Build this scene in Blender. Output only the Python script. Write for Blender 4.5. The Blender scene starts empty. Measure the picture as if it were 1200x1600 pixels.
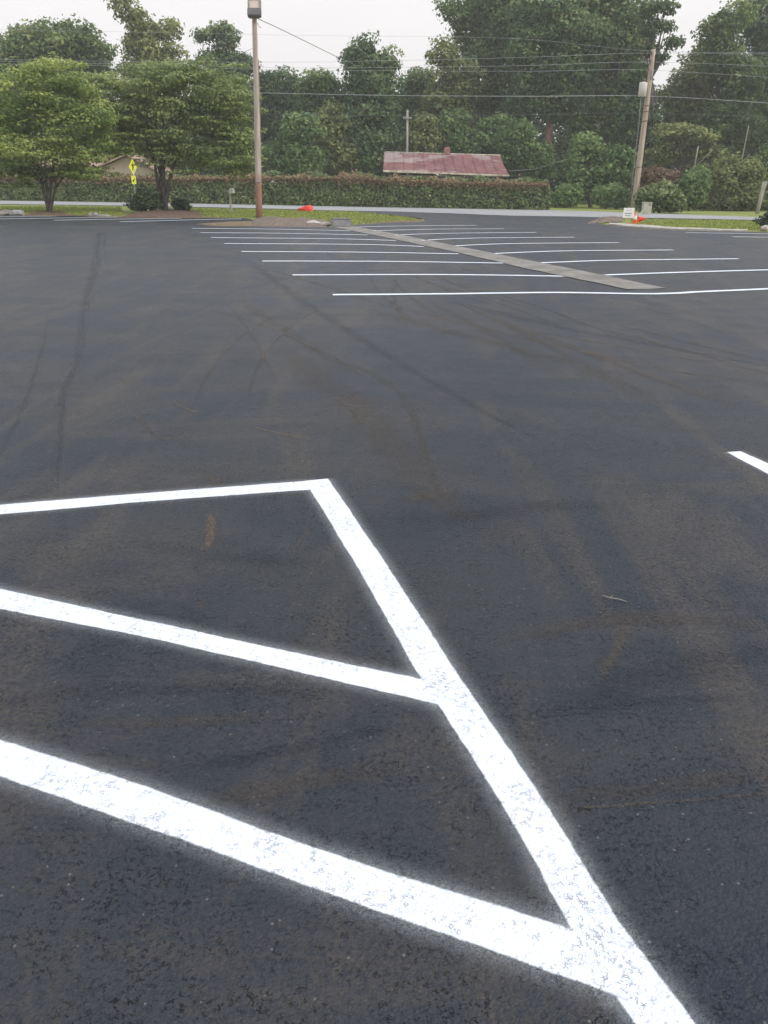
import bpy, bmesh, math, random
import numpy as np
from mathutils import Vector, Matrix, noise as mnoise
from mathutils.geometry import tessellate_polygon

R = math.radians
HAZE = .0009
scene = bpy.context.scene
col = scene.collection
random.seed(7)

# ------------------------------------------------------------------ camera
CAM_H = 1.6
F = 1200.0                       # focal length in photograph pixels (1200 x 1600)
PITCH = math.atan(512 / F)
ROLL = R(0.75)
M = Matrix.Rotation(R(90) - PITCH, 3, 'X') @ Matrix.Rotation(ROLL, 3, 'Z')
cam = bpy.data.cameras.new('camera')
cam_o = bpy.data.objects.new('camera', cam)
col.objects.link(cam_o)
cam_o.matrix_world = Matrix.Translation((0, 0, CAM_H)) @ M.to_4x4()
cam.sensor_fit = 'VERTICAL'
cam.sensor_height = 24.0
cam.lens = F / 1600 * 24.0
cam.clip_start = 0.05
cam.clip_end = 3000
scene.camera = cam_o
scene.render.resolution_x, scene.render.resolution_y = 768, 1024


def ray(x, y):
    return M @ Vector(((x - 600) / F, -(y - 800) / F, -1.0))


def G(x, y, z=0.0):
    """the point of the ground seen at a pixel of the photograph"""
    d = ray(x, y)
    t = (z - CAM_H) / d.z
    return Vector((d.x * t, d.y * t, z))


def P(x, y, D):
    """the point seen at a pixel, D metres in front"""
    d = ray(x, y)
    t = D / d.y
    return Vector((d.x * t, D, CAM_H + d.z * t))


# ------------------------------------------------------------------ tags
def tag(o, label=None, cat=None, group=None, kind=None):
    if label: o['label'] = label
    if cat: o['category'] = cat
    if group: o['group'] = group
    if kind: o['kind'] = kind
    return o


def empty(name, loc, label=None, cat=None, group=None, rz=0.0):
    o = bpy.data.objects.new(name, None)
    o.empty_display_size = 0.2
    col.objects.link(o)
    o.location = loc
    o.rotation_euler = (0, 0, rz)
    return tag(o, label, cat, group)


def link(name, me, mat, parent=None, world=True):
    """link mesh data given in world coordinates (or local ones) under a parent"""
    o = bpy.data.objects.new(name, me)
    col.objects.link(o)
    if mat is not None:
        me.materials.append(mat)
    if parent is not None:
        o.parent = parent
        if world:
            T = Matrix.Translation(parent.location) @ parent.rotation_euler.to_matrix().to_4x4()
            me.transform(T.inverted())
    return o


def smooth(me):
    me.polygons.foreach_set('use_smooth', [True] * len(me.polygons))


# ------------------------------------------------------------------ node helpers
def new_mat(name):
    m = bpy.data.materials.new(name)
    m.use_nodes = True
    nt = m.node_tree
    nt.nodes.clear()
    out = nt.nodes.new('ShaderNodeOutputMaterial')
    return m, nt, out


def nd(nt, typ, ins=None, **props):
    n = nt.nodes.new(typ)
    for k, v in props.items():
        setattr(n, k, v)
    for k, v in (ins or {}).items():
        if isinstance(v, bpy.types.NodeSocket):
            nt.links.new(v, n.inputs[k])
        else:
            n.inputs[k].default_value = v
    return n


def mth(nt, op, a, b=None, c=None, clamp=False):
    ins = {0: a}
    if b is not None: ins[1] = b
    if c is not None: ins[2] = c
    n = nd(nt, 'ShaderNodeMath', ins, operation=op)
    n.use_clamp = clamp
    return n.outputs[0]


def mix(nt, f, a, b):
    n = nt.nodes.new('ShaderNodeMix')
    n.data_type = 'RGBA'
    for i, v in ((0, f), (6, a), (7, b)):
        if isinstance(v, bpy.types.NodeSocket):
            nt.links.new(v, n.inputs[i])
        elif i == 0:
            n.inputs[0].default_value = v
        else:
            n.inputs[i].default_value = (*v, 1) if len(v) == 3 else v
    return n.outputs[2]


def sstep(nt, v, lo, hi):
    n = nd(nt, 'ShaderNodeMapRange', {0: v, 1: lo, 2: hi, 3: 0.0, 4: 1.0}, interpolation_type='SMOOTHSTEP')
    return n.outputs[0]


def pos(nt, scale=(1, 1, 1), rot=(0, 0, 0), obj=False):
    if obj:
        s = nd(nt, 'ShaderNodeTexCoord').outputs['Object']
    else:
        s = nd(nt, 'ShaderNodeNewGeometry').outputs['Position']
    return nd(nt, 'ShaderNodeMapping', {'Vector': s, 'Scale': scale, 'Rotation': rot}).outputs[0]


def noi(nt, v, scale, detail=3, rough=0.55, dist=0.0):
    return nd(nt, 'ShaderNodeTexNoise', {'Vector': v, 'Scale': scale, 'Detail': detail, 'Roughness': rough,
                                         'Distortion': dist}).outputs[0]


def bsdf(nt, out, color, rough=0.7, normal=None, metal=0.0, spec=0.5):
    ins = {'Base Color': color if isinstance(color, bpy.types.NodeSocket) else (*color, 1), 'Roughness': rough,
           'Metallic': metal, 'Specular IOR Level': spec}
    if normal is not None: ins['Normal'] = normal
    b = nd(nt, 'ShaderNodeBsdfPrincipled', ins)
    if out is not None:
        nt.links.new(b.outputs[0], out.inputs[0])
    return b


def bump(nt, h, dist, strength=1.0):
    return nd(nt, 'ShaderNodeBump', {'Height': h, 'Distance': dist, 'Strength': strength}).outputs[0]


def simple(name, c, rough=0.7, metal=0.0, vary=0.15, scale=6.0, bd=0.0, spec=0.5):
    m, nt, out = new_mat(name)
    v = pos(nt, obj=True)
    n = noi(nt, v, scale, 5)
    c2 = tuple(x * (1 - vary) for x in c)
    c3 = tuple(min(1, x * (1 + vary)) for x in c)
    bsdf(nt, out, mix(nt, sstep(nt, n, .3, .7), c2, c3), rough, bump(nt, n, bd) if bd else None, metal, spec)
    return m


# --------------------------------------------------------------- materials
def asphalt_relief(nt):
    """shared surface relief of the worn asphalt; returns (normal, pit mask)"""
    p = pos(nt)
    warp = nd(nt, 'ShaderNodeTexNoise', {'Vector': p, 'Scale': 55.0, 'Detail': 2.0})
    pw = nd(nt, 'ShaderNodeVectorMath', {0: warp.outputs['Color'], 1: (0.02, 0.02, 0.02)}, operation='MULTIPLY').outputs[0]
    pw = nd(nt, 'ShaderNodeVectorMath', {0: p, 1: pw}, operation='ADD').outputs[0]
    vo = nd(nt, 'ShaderNodeTexVoronoi', {'Vector': pw, 'Scale': 105.0}, feature='F1').outputs['Distance']
    ve = nd(nt, 'ShaderNodeTexVoronoi', {'Vector': pw, 'Scale': 110.0}, feature='DISTANCE_TO_EDGE').outputs['Distance']
    clus = noi(nt, p, 2.6, 4, .65)
    clus2 = noi(nt, p, 16.0, 3, .6)
    cl = mth(nt, 'ADD', mth(nt, 'MULTIPLY', clus, .55), mth(nt, 'MULTIPLY', clus2, .62))
    gate = mth(nt, 'MULTIPLY_ADD', sstep(nt, cl, .53, .70), .85, .15)
    brk = sstep(nt, noi(nt, p, 62.0, 3, .65), .50, .62)
    crack = mth(nt, 'MULTIPLY', mth(nt, 'SUBTRACT', 1.0, sstep(nt, ve, .0, .16)), brk)
    pit = mth(nt, 'MULTIPLY', crack, gate, clamp=True)
    fine = noi(nt, p, 260.0, 3, .7)
    h = mth(nt, 'MULTIPLY', mth(nt, 'SUBTRACT', 1.0, vo), .85)
    h = mth(nt, 'ADD', h, mth(nt, 'MULTIPLY', fine, .35))
    h = mth(nt, 'SUBTRACT', h, mth(nt, 'MULTIPLY', pit, 1.3))
    return bump(nt, h, 0.0055, .9), pit, p


def mat_asphalt():
    m, nt, out = new_mat('sealed_asphalt')
    nrm, pit, p = asphalt_relief(nt)
    rot = pos(nt, (.55, .9, 1), (0, 0, R(8)))
    big = noi(nt, rot, .45, 6, .62, 1.2)
    med = noi(nt, pos(nt, (.5, 1, 1)), 1.3, 6, .65, .8)
    swirl = noi(nt, pos(nt, (1.15, .20, 1), (0, 0, R(-20))), 1.0, 7, .66, 1.6)
    film = noi(nt, pos(nt, (.35, 1.1, 1), (0, 0, R(6))), .9, 7, .66, 1.2)
    grit = noi(nt, p, 48.0, 4, .75)
    base = mix(nt, sstep(nt, big, .40, .60), (.016, .021, .033), (.031, .033, .037))
    base = mix(nt, mth(nt, 'MULTIPLY', mth(nt, 'MULTIPLY', sstep(nt, swirl, .46, .64), sstep(nt, grit, .34, .62)), .62), base, (.095, .073, .052))
    base = mix(nt, mth(nt, 'MULTIPLY', mth(nt, 'MULTIPLY', sstep(nt, film, .49, .66), sstep(nt, grit, .34, .62)), .5), base, (.085, .066, .049))
    base = mix(nt, mth(nt, 'MULTIPLY', sstep(nt, med, .52, .68), .6), base, (.012, .017, .027))
    # aggregate specks, small painted glints and dust in the texture
    sp = nd(nt, 'ShaderNodeTexVoronoi', {'Vector': p, 'Scale': 120.0}, feature='F1')
    spc = nd(nt, 'ShaderNodeSeparateColor', {0: sp.outputs['Color']}).outputs[0]
    speck = mth(nt, 'MULTIPLY', mth(nt, 'GREATER_THAN', spc, .994), mth(nt, 'LESS_THAN', sp.outputs['Distance'], .42))
    tone = mth(nt, 'MULTIPLY', mth(nt, 'SUBTRACT', spc, .5), .5)
    base = mix(nt, mth(nt, 'ABSOLUTE', tone), base, (.072, .070, .068))
    base = mix(nt, mth(nt, 'MULTIPLY', speck, .6), base, (.20, .18, .15))
    base = mix(nt, mth(nt, 'MULTIPLY', pit, .85), base, (.010, .010, .012))
    ro = nd(nt, 'ShaderNodeMapRange', {0: big, 1: .3, 2: .7, 3: .36, 4: .48}).outputs[0]
    b = bsdf(nt, out, base, ro, nrm, spec=.22)
    b.inputs['Specular Tint'].default_value = (.84, .92, 1.0, 1)
    return m


def mat_paint():
    """thick white marking paint over the same relief, with a ragged, oversprayed edge and lens bloom painted round it"""
    m, nt, out = new_mat('white_marking_paint')
    nrm, pit, p = asphalt_relief(nt)
    lat = nd(nt, 'ShaderNodeAttribute', attribute_name='lat').outputs['Fac']
    hw = nd(nt, 'ShaderNodeAttribute', attribute_name='hw').outputs['Fac']
    edge = mth(nt, 'SUBTRACT', mth(nt, 'ABSOLUTE', lat), hw)
    n1 = noi(nt, p, 14.0, 4, .6)
    n2 = noi(nt, p, 260.0, 3, .7)
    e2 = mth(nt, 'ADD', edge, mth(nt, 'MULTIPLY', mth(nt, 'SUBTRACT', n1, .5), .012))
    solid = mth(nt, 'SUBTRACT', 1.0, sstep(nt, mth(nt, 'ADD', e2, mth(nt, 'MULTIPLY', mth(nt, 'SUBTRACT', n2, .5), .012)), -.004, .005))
    overspray_bloom = mth(nt, 'SUBTRACT', 1.0, sstep(nt, e2, -.03, .085))  # soft white fringe: overspray, widened to paint in lens bloom
    overspray_bloom = mth(nt, 'MULTIPLY', mth(nt, 'POWER', overspray_bloom, 2.0), .42)
    overspray_bloom = mth(nt, 'MULTIPLY', overspray_bloom, sstep(nt, n2, .22, .72))
    a = mth(nt, 'MAXIMUM', solid, overspray_bloom)
    thin = noi(nt, p, 1.9, 4, .6)
    pk = mth(nt, 'MULTIPLY', sstep(nt, thin, .50, .70), .22)
    a = mth(nt, 'SUBTRACT', a, mth(nt, 'MULTIPLY', mth(nt, 'MULTIPLY', sstep(nt, pit, .55, .95), pk), 1.0), clamp=True)
    c = mix(nt, sstep(nt, thin, .3, .7), (.80, .82, .85), (.74, .765, .80))
    cs_ = nd(nt, 'ShaderNodeTexNoise', {'Vector': p, 'Scale': 190.0, 'Detail': 3.0}).outputs[0]
    c = mix(nt, mth(nt, 'MULTIPLY', sstep(nt, cs_, .52, .74), .10), c, (.52, .55, .59))
    b = bsdf(nt, None, c, .55, nrm, spec=.35)
    t = nd(nt, 'ShaderNodeBsdfTransparent')
    mx = nd(nt, 'ShaderNodeMixShader', {0: a, 1: t.outputs[0], 2: b.outputs[0]})
    nt.links.new(mx.outputs[0], out.inputs[0])
    return m


def mat_stain(name, c, strength, streak=True, rough=.62, nscale=6.0):
    m, nt, out = new_mat(name)
    nrm, pit, p = asphalt_relief(nt)
    lat = nd(nt, 'ShaderNodeAttribute', attribute_name='lat').outputs['Fac']
    hw = nd(nt, 'ShaderNodeAttribute', attribute_name='hw').outputs['Fac']
    end = nd(nt, 'ShaderNodeAttribute', attribute_name='end').outputs['Fac']
    r = mth(nt, 'DIVIDE', mth(nt, 'ABSOLUTE', lat), hw)
    prof = mth(nt, 'SUBTRACT', 1.0, sstep(nt, r, .1, 1.0))
    n = noi(nt, pos(nt, (1, .6, 1), (0, 0, R(-12))), nscale, 9, .75, .5)
    ed = mth(nt, 'ADD', n, mth(nt, 'MULTIPLY', mth(nt, 'SUBTRACT', prof, .7), .30))
    gr = noi(nt, p, 70.0, 4, .7)
    a = mth(nt, 'MULTIPLY', mth(nt, 'MULTIPLY', prof, sstep(nt, ed, .28, .68)), sstep(nt, gr, .30, .66))
    a = mth(nt, 'MULTIPLY', mth(nt, 'MULTIPLY', a, end), strength)
    a = mth(nt, 'MULTIPLY', a, mth(nt, 'SUBTRACT', 1.0, mth(nt, 'MULTIPLY', pit, .8)), clamp=True)
    b = bsdf(nt, None, c, rough, nrm, spec=.17)
    t = nd(nt, 'ShaderNodeBsdfTransparent')
    mx = nd(nt, 'ShaderNodeMixShader', {0: a, 1: t.outputs[0], 2: b.outputs[0]})
    nt.links.new(mx.outputs[0], out.inputs[0])
    return m


def mat_grass():
    m, nt, out = new_mat('mown_grass')
    p = pos(nt)
    a = noi(nt, p, .5, 5, .6)
    b = noi(nt, pos(nt, (1, .4, 1)), 3.5, 5, .7)
    c = mix(nt, sstep(nt, a, .35, .65), (.185, .235, .050), (.280, .285, .085))
    c = mix(nt, mth(nt, 'MULTIPLY', sstep(nt, b, .48, .75), .6), c, (.235, .205, .095))
    c = mix(nt, mth(nt, 'MULTIPLY', sstep(nt, noi(nt, p, 9, 4), .5, .75), .5), c, (.12, .16, .045))
    bsdf(nt, out, c, .9, bump(nt, noi(nt, p, 30, 4), .05), spec=.2)
    return m


def mat_road():
    m, nt, out = new_mat('pale_road_asphalt')
    p = pos(nt)
    n = noi(nt, pos(nt, (.2, 1, 1), (0, 0, R(17))), 1.2, 5, .6)
    c = mix(nt, sstep(nt, n, .35, .65), (.27, .265, .26), (.36, .35, .335))
    c = mix(nt, mth(nt, 'MULTIPLY', sstep(nt, noi(nt, p, 45, 3), .4, .7), .25), c, (.14, .14, .14))
    bsdf(nt, out, c, .85, spec=.3)
    return m


def mat_concrete(name='old_concrete', a=(.25, .225, .19), b=(.35, .32, .275)):
    m, nt, out = new_mat(name)
    p = pos(nt)
    n = noi(nt, p, 1.6, 6, .65)
    c = mix(nt, sstep(nt, n, .35, .65), a, b)
    c = mix(nt, mth(nt, 'MULTIPLY', sstep(nt, noi(nt, p, 7, 5, .7), .54, .7), .6), c, (.12, .105, .09))
    h = noi(nt, p, 40, 5)
    bsdf(nt, out, c, .85, bump(nt, h, .01), spec=.3)
    return m


def mat_mulch(name='bark_mulch', a=(.10, .052, .034), b=(.17, .12, .085)):
    m, nt, out = new_mat(name)
    p = pos(nt)
    n = noi(nt, p, 9, 5, .7)
    c = mix(nt, sstep(nt, n, .35, .65), a, b)
    bsdf(nt, out, c, .9, bump(nt, n, .05), spec=.2)
    return m


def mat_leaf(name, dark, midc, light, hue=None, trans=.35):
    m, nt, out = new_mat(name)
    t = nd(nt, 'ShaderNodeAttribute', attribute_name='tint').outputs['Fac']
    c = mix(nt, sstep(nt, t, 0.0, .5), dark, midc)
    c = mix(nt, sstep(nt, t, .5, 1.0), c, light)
    b = nd(nt, 'ShaderNodeBsdfPrincipled', {'Base Color': c, 'Roughness': .6, 'Specular IOR Level': .25})
    tr = nd(nt, 'ShaderNodeBsdfTranslucent', {'Color': c})
    mx = nd(nt, 'ShaderNodeMixShader', {0: trans, 1: b.outputs[0], 2: tr.outputs[0]})
    nt.links.new(mx.outputs[0], out.inputs[0])
    return m


def mat_wood(name, a, b, low=None, zsplit=0.0, scale=14):
    m, nt, out = new_mat(name)
    p = pos(nt, (1, 1, .06), obj=True)
    n = noi(nt, p, scale, 6, .65)
    c = mix(nt, sstep(nt, n, .35, .68), a, b)
    if low:
        z = nd(nt, 'ShaderNodeSeparateXYZ', {0: nd(nt, 'ShaderNodeTexCoord').outputs['Object']}).outputs[2]
        z = mth(nt, 'ADD', z, mth(nt, 'MULTIPLY', n, .8))
        c = mix(nt, mth(nt, 'MULTIPLY', mth(nt, 'SUBTRACT', 1.0, sstep(nt, z, zsplit - .3, zsplit + .7)), .85), c, low)
    bsdf(nt, out, c, .85, bump(nt, n, .01), spec=.25)
    return m


def mat_bark(name, a, b):
    m, nt, out = new_mat(name)
    n = noi(nt, pos(nt, (1, 1, .25)), 8, 5, .7)
    bsdf(nt, out, mix(nt, sstep(nt, n, .35, .65), a, b), .9, bump(nt, n, .03), spec=.2)
    return m


def mat_rust_roof():
    m, nt, out = new_mat('rusty_painted_tin')
    p = pos(nt)
    n = noi(nt, p, .9, 6, .68)
    c = mix(nt, sstep(nt, n, .38, .62), (.155, .062, .062), (.23, .105, .095))
    w = noi(nt, pos(nt, (.45, 1, 1.1)), 1.0, 4, .6)
    sx = nd(nt, 'ShaderNodeSeparateXYZ', {0: nd(nt, 'ShaderNodeNewGeometry').outputs['Position']})
    # bare weathered tin towards the ridge and the left end
    zf = sstep(nt, sx.outputs[2], 2.9, 4.4)
    xf = mth(nt, 'SUBTRACT', 1.0, sstep(nt, sx.outputs[0], -1.0, 9.0))
    bare = mth(nt, 'ADD', mth(nt, 'MULTIPLY', zf, .13), mth(nt, 'MULTIPLY', xf, .10))
    bare = sstep(nt, mth(nt, 'ADD', w, bare), .60, .72)
    c = mix(nt, mth(nt, 'MULTIPLY', bare, .7), c, (.34, .29, .27))
    spots = sstep(nt, noi(nt, p, 3.2, 4, .7), .62, .72)
    c = mix(nt, mth(nt, 'MULTIPLY', spots, .6), c, (.45, .25, .16))
    bsdf(nt, out, c, .75, bump(nt, n, .01), spec=.3)
    return m


MAT = dict(
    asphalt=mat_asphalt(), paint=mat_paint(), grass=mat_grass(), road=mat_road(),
    gutter=mat_concrete('gutter_concrete', (.17, .155, .135), (.26, .24, .215)),
    conc=mat_concrete('kerb_concrete', (.32, .29, .25), (.48, .44, .38)),
    greyconc=mat_concrete('grey_concrete', (.22, .215, .215), (.33, .32, .315)),
    mulch=mat_mulch(), soil=mat_mulch('stony_soil', (.12, .088, .066), (.24, .19, .15)),
    litter=mat_mulch('leaf_litter', (.13, .085, .055), (.24, .19, .11)),
    dust=mat_stain('brown_dust', (.13, .098, .068), .55, rough=.40),
    rust=mat_stain('rusty_dirt', (.20, .135, .085), .8, rough=.42, nscale=14),
    dark=mat_stain('fresh_sealer', (.010, .014, .022), .27, rough=.42, nscale=3.5),
    pale=mat_stain('pale_scuff', (.10, .10, .095), .40, rough=.5, nscale=9),
    brown_soft=mat_stain('soft_brown_dirt', (.105, .083, .062), .45, rough=.40, nscale=4),
    tree=mat_leaf('leaves_broad', (0.062, 0.11, 0.036), (0.148, 0.212, 0.072), (0.34, 0.38, 0.15)),
    tree2=mat_leaf('leaves_bluish', (0.05, 0.098, 0.042), (0.122, 0.188, 0.076), (0.3, 0.35, 0.15)),
    vine=mat_leaf('leaves_vine', (0.05, 0.105, 0.034), (0.12, 0.2, 0.066), (0.25, 0.34, 0.12)),
    tree3=mat_leaf('leaves_olive', (0.0952, 0.1254, 0.0426), (0.196, 0.2296, 0.0784), (0.3696, 0.3808, 0.1512)),
    dog=mat_leaf('leaves_dogwood', (0.105, 0.168, 0.042), (0.225, 0.3, 0.08), (0.42, 0.46, 0.13)),
    dog2=mat_leaf('leaves_dogwood_dull', (0.108, 0.158, 0.055), (0.225, 0.285, 0.098), (0.41, 0.435, 0.175)),
    hedge=mat_leaf('leaves_hedge', (0.06, 0.095, 0.032), (0.13, 0.178, 0.062), (0.25, 0.285, 0.12), trans=.15),
    shoots=mat_leaf('leaves_new_shoots', (0.155, 0.125, 0.058), (0.29, 0.205, 0.115), (0.45, 0.31, 0.205), trans=.15),
    juniper=mat_leaf('leaves_conifer', (0.0312, 0.0541, 0.0257), (0.0655, 0.1014, 0.0458), (0.117, 0.1605, 0.0715), trans=.1),
    deadl=mat_leaf('leaves_dead', (.12, .075, .045), (.21, .14, .09), (.30, .21, .14)),
    bark=mat_bark('grey_bark', (.070, .060, .050), (.150, .130, .110)),
    redbark=mat_bark('red_bark', (.15, .085, .060), (.27, .17, .125)),
    palebark=mat_bark('pale_bark', (.22, .20, .165), (.36, .33, .28)),
    pole=mat_wood('weathered_pole_wood', (.34, .275, .225), (.52, .445, .385), (.27, .12, .08), 2.0),
    pole2=mat_wood('grey_brown_pole_wood', (.34, .26, .205), (.52, .43, .355)),
    dpole=mat_wood('old_dark_pole_wood', (.15, .105, .08), (.25, .19, .155)),
    greyp=mat_wood('silver_grey_wood', (.28, .27, .23), (.42, .40, .34)),
    wire=simple('aluminium_wire', (.42, .42, .42), .6, 0, .05),
    dwire=simple('dark_cable', (.16, .16, .165), .7),
    metal=simple('galvanised_metal', (.36, .36, .36), .5, .6),
    housing=simple('grey_lamp_housing', (.13, .125, .12), .5),
    frame=simple('lamp_frame', (.27, .26, .235), .5),
    lens=simple('lamp_lens', (.62, .50, .40), .25, vary=.06, scale=14),
    tin=simple('transformer_grey', (.60, .55, .51), .5, vary=.06),
    brown=simple('brown_porcelain', (.16, .10, .07), .3),
    yellow=simple('fluorescent_yellow_green', (.72, .74, .02), .5, vary=.05),
    black=simple('black_symbol', (.015, .015, .015), .6),
    white=simple('white_board', (.86, .82, .82), .5, vary=.03),
    mail=simple('white_enamel', (.62, .65, .56), .5, vary=.08),
    orange=simple('orange_plastic', (.80, .14, .04), .5, vary=.1),
    redp=simple('red_plastic', (.80, .05, .03), .45, vary=.15),
    band=simple('reflective_band', (.80, .74, .70), .4),
    pedgreen=simple('faded_green_box', (.42, .41, .32), .6, vary=.08),
    roof=mat_rust_roof(), brick=simple('chimney_brick', (.30, .16, .12), .9, vary=.4, scale=9),
    fascia=simple('peeling_fascia', (.56, .47, .38), .8, vary=.35, scale=2.5),
    clapb=simple('weathered_wall', (.25, .20, .16), .9, vary=.3, scale=2),
    glass=simple('dark_window', (.02, .022, .025), .2),
    tan=simple('tan_siding', (.42, .335, .26), .85, vary=.06, scale=1.5),
    peach=simple('faded_shingle', (.36, .25, .19), .9, vary=.2, scale=3),
    trim=simple('cream_trim', (.62, .56, .48), .8),
    text=simple('sign_lettering', (.22, .25, .26), .7),
)

# ------------------------------------------------------------------ world
world = bpy.data.worlds.new('World')
scene.world = world
world.use_nodes = True
wt = world.node_tree
wt.nodes.clear()
SUN_EL, SUN_AZ = 36.0, 112.0        # degrees; azimuth from +Y (ahead) towards +X (right)
sky = nd(wt, 'ShaderNodeTexSky', sky_type='NISHITA')
sky.sun_disc = False
sky.sun_elevation = R(SUN_EL)
sky.sun_rotation = R(SUN_AZ)
sky.dust_density = 4.0
sky.air_density = 1.5
hs = nd(wt, 'ShaderNodeHueSaturation', {'Saturation': .25, 'Value': .9, 'Color': sky.outputs[0]})
tc = nd(wt, 'ShaderNodeTexCoord').outputs['Generated']
z = nd(wt, 'ShaderNodeSeparateXYZ', {0: tc}).outputs[2]
zc = mth(wt, 'MAXIMUM', z, 0.0)
lum = mth(wt, 'MULTIPLY_ADD', zc, 8.0, 9.5)            # overcast: brighter overhead
cl = noi(wt, nd(wt, 'ShaderNodeMapping', {'Vector': tc, 'Scale': (1, 1, 3)}).outputs[0], 2.2, 5, .55)
lum = mth(wt, 'MULTIPLY', lum, mth(wt, 'MULTIPLY_ADD', cl, .22, .89))
tintc = mix(wt, sstep(wt, z, .12, .75), (1.0, .975, .975), (.90, .97, 1.10))
comb = nd(wt, 'ShaderNodeVectorMath', {0: tintc}, operation='SCALE')
wt.links.new(lum, comb.inputs['Scale'])
cm = mix(wt, .88, hs.outputs[0], comb.outputs[0])
bg = nd(wt, 'ShaderNodeBackground', {'Color': cm, 'Strength': .1})
wo = nd(wt, 'ShaderNodeOutputWorld')
wt.links.new(bg.outputs[0], wo.inputs[0])

sun = bpy.data.lights.new('sun', 'SUN')
sun.energy = 1.8
sun.angle = R(12)
sun.color = (1, .94, .86)
sun_o = bpy.data.objects.new('sun', sun)
col.objects.link(sun_o)
sd = Vector((math.sin(R(SUN_AZ)) * math.cos(R(SUN_EL)), math.cos(R(SUN_AZ)) * math.cos(R(SUN_EL)), math.sin(R(SUN_EL))))
sun_o.rotation_euler = sd.to_track_quat('Z', 'Y').to_euler()
sun_o.location = (0, 0, 60)

scene.cycles.max_bounces = 4
scene.cycles.diffuse_bounces = 2
scene.cycles.glossy_bounces = 2
scene.cycles.transmission_bounces = 3
scene.cycles.volume_bounces = 0
scene.cycles.transparent_max_bounces = 10
scene.view_settings.view_transform = 'Standard'
scene.view_settings.look = 'None'
scene.view_settings.gamma = 1
scene.view_settings.exposure = 0.0


# ------------------------------------------------------------------ mesh helpers
def poly_sheet(pts, z, name, mat, parent=None, thick=0.0):
    """flat polygon (concave allowed) at height z; with thickness it gets side faces down"""
    ps = [Vector((p[0], p[1], z)) for p in pts]
    tris = tessellate_polygon([ps])
    vs = [tuple(p) for p in ps]
    fs = []
    for t in tris:
        a, b, c = (ps[i] for i in t)
        fs.append(tuple(t) if (b - a).cross(c - a).z > 0 else tuple(reversed(t)))
    n = len(ps)
    if thick:
        vs += [(p.x, p.y, z - thick) for p in ps]
        for i in range(n):
            j = (i + 1) % n
            fs.append((i, j, n + j, n + i))
    me = bpy.data.meshes.new(name)
    me.from_pydata(vs, [], fs)
    me.update()
    return link(name, me, mat, parent)


def jag(pts, step=.4, amp=.05, seed=0, closed=True):
    """subdivide an outline and make it irregular"""
    out = []
    n = len(pts)
    for i in range(n if closed else n - 1):
        a = Vector((pts[i][0], pts[i][1])); b = Vector((pts[(i + 1) % n][0], pts[(i + 1) % n][1]))
        L = (b - a).length
        k = max(1, int(L / step))
        nn = Vector((-(b - a).y, (b - a).x)).normalized() if L > 0 else Vector((0, 0))
        for q in range(k):
            p = a.lerp(b, q / k)
            d = mnoise.noise(Vector((p.x * 1.3, p.y * 1.3, seed))) + .5 * mnoise.noise(Vector((p.x * 4, p.y * 4, seed + 5)))
            out.append(p + nn * d * amp * (1 if q else .3))
    return out


class MB:
    """collects simple shapes and links them as one mesh object"""
    def __init__(s): s.v = []; s.f = []; s.sm = []

    def add(s, vs, fs, sm=False):
        o = len(s.v)
        s.v += [tuple(v) for v in vs]
        s.f += [tuple(i + o for i in f) for f in fs]
        s.sm += [sm] * len(fs)

    def box(s, c, size, rot=None, bev=0.0):
        bm = bmesh.new()
        bmesh.ops.create_cube(bm, size=1)
        bmesh.ops.scale(bm, vec=size, verts=bm.verts)
        if bev:
            bmesh.ops.bevel(bm, geom=bm.edges[:], offset=bev, segments=2, affect='EDGES')
        m = (rot or Matrix.Identity(3)).to_4x4()
        bm.transform(Matrix.Translation(c) @ m)
        bm.verts.index_update()
        s.add([v.co for v in bm.verts], [[v.index for v in f.verts] for f in bm.faces])
        bm.free()
        return s

    def tube(s, pts, rad, n=10, cap=True):
        pts = [Vector(p) for p in pts]
        rad = rad if isinstance(rad, (list, tuple)) else [rad] * len(pts)
        vs, fs = [], []
        up = Vector((0.13, 0.31, 1)).normalized()
        for i, p in enumerate(pts):
            t = (pts[min(i + 1, len(pts) - 1)] - pts[max(i - 1, 0)])
            t = t.normalized() if t.length > 1e-9 else Vector((0, 0, 1))
            a = t.cross(up)
            if a.length < .1: a = t.cross(Vector((1, 0, 0)))
            a.normalize(); b = t.cross(a)
            for k in range(n):
                an = 2 * math.pi * k / n
                vs.append(p + (a * math.cos(an) + b * math.sin(an)) * rad[i])
        for i in range(len(pts) - 1):
            for k in range(n):
                k2 = (k + 1) % n
                fs.append((i * n + k, i * n + k2, (i + 1) * n + k2, (i + 1) * n + k))
        if cap:
            fs.append(tuple(range(n))[::-1])
            fs.append(tuple((len(pts) - 1) * n + k for k in range(n)))
        s.add(vs, fs, True)
        return s

    def build(s, name, mat, parent=None, world=True):
        me = bpy.data.meshes.new(name)
        me.from_pydata(s.v, [], s.f)
        me.polygons.foreach_set('use_smooth', s.sm)
        me.update()
        bm = bmesh.new(); bm.from_mesh(me)
        bmesh.ops.recalc_face_normals(bm, faces=bm.faces)
        bm.to_mesh(me); bm.free()
        return link(name, me, mat, parent, world)


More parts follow.
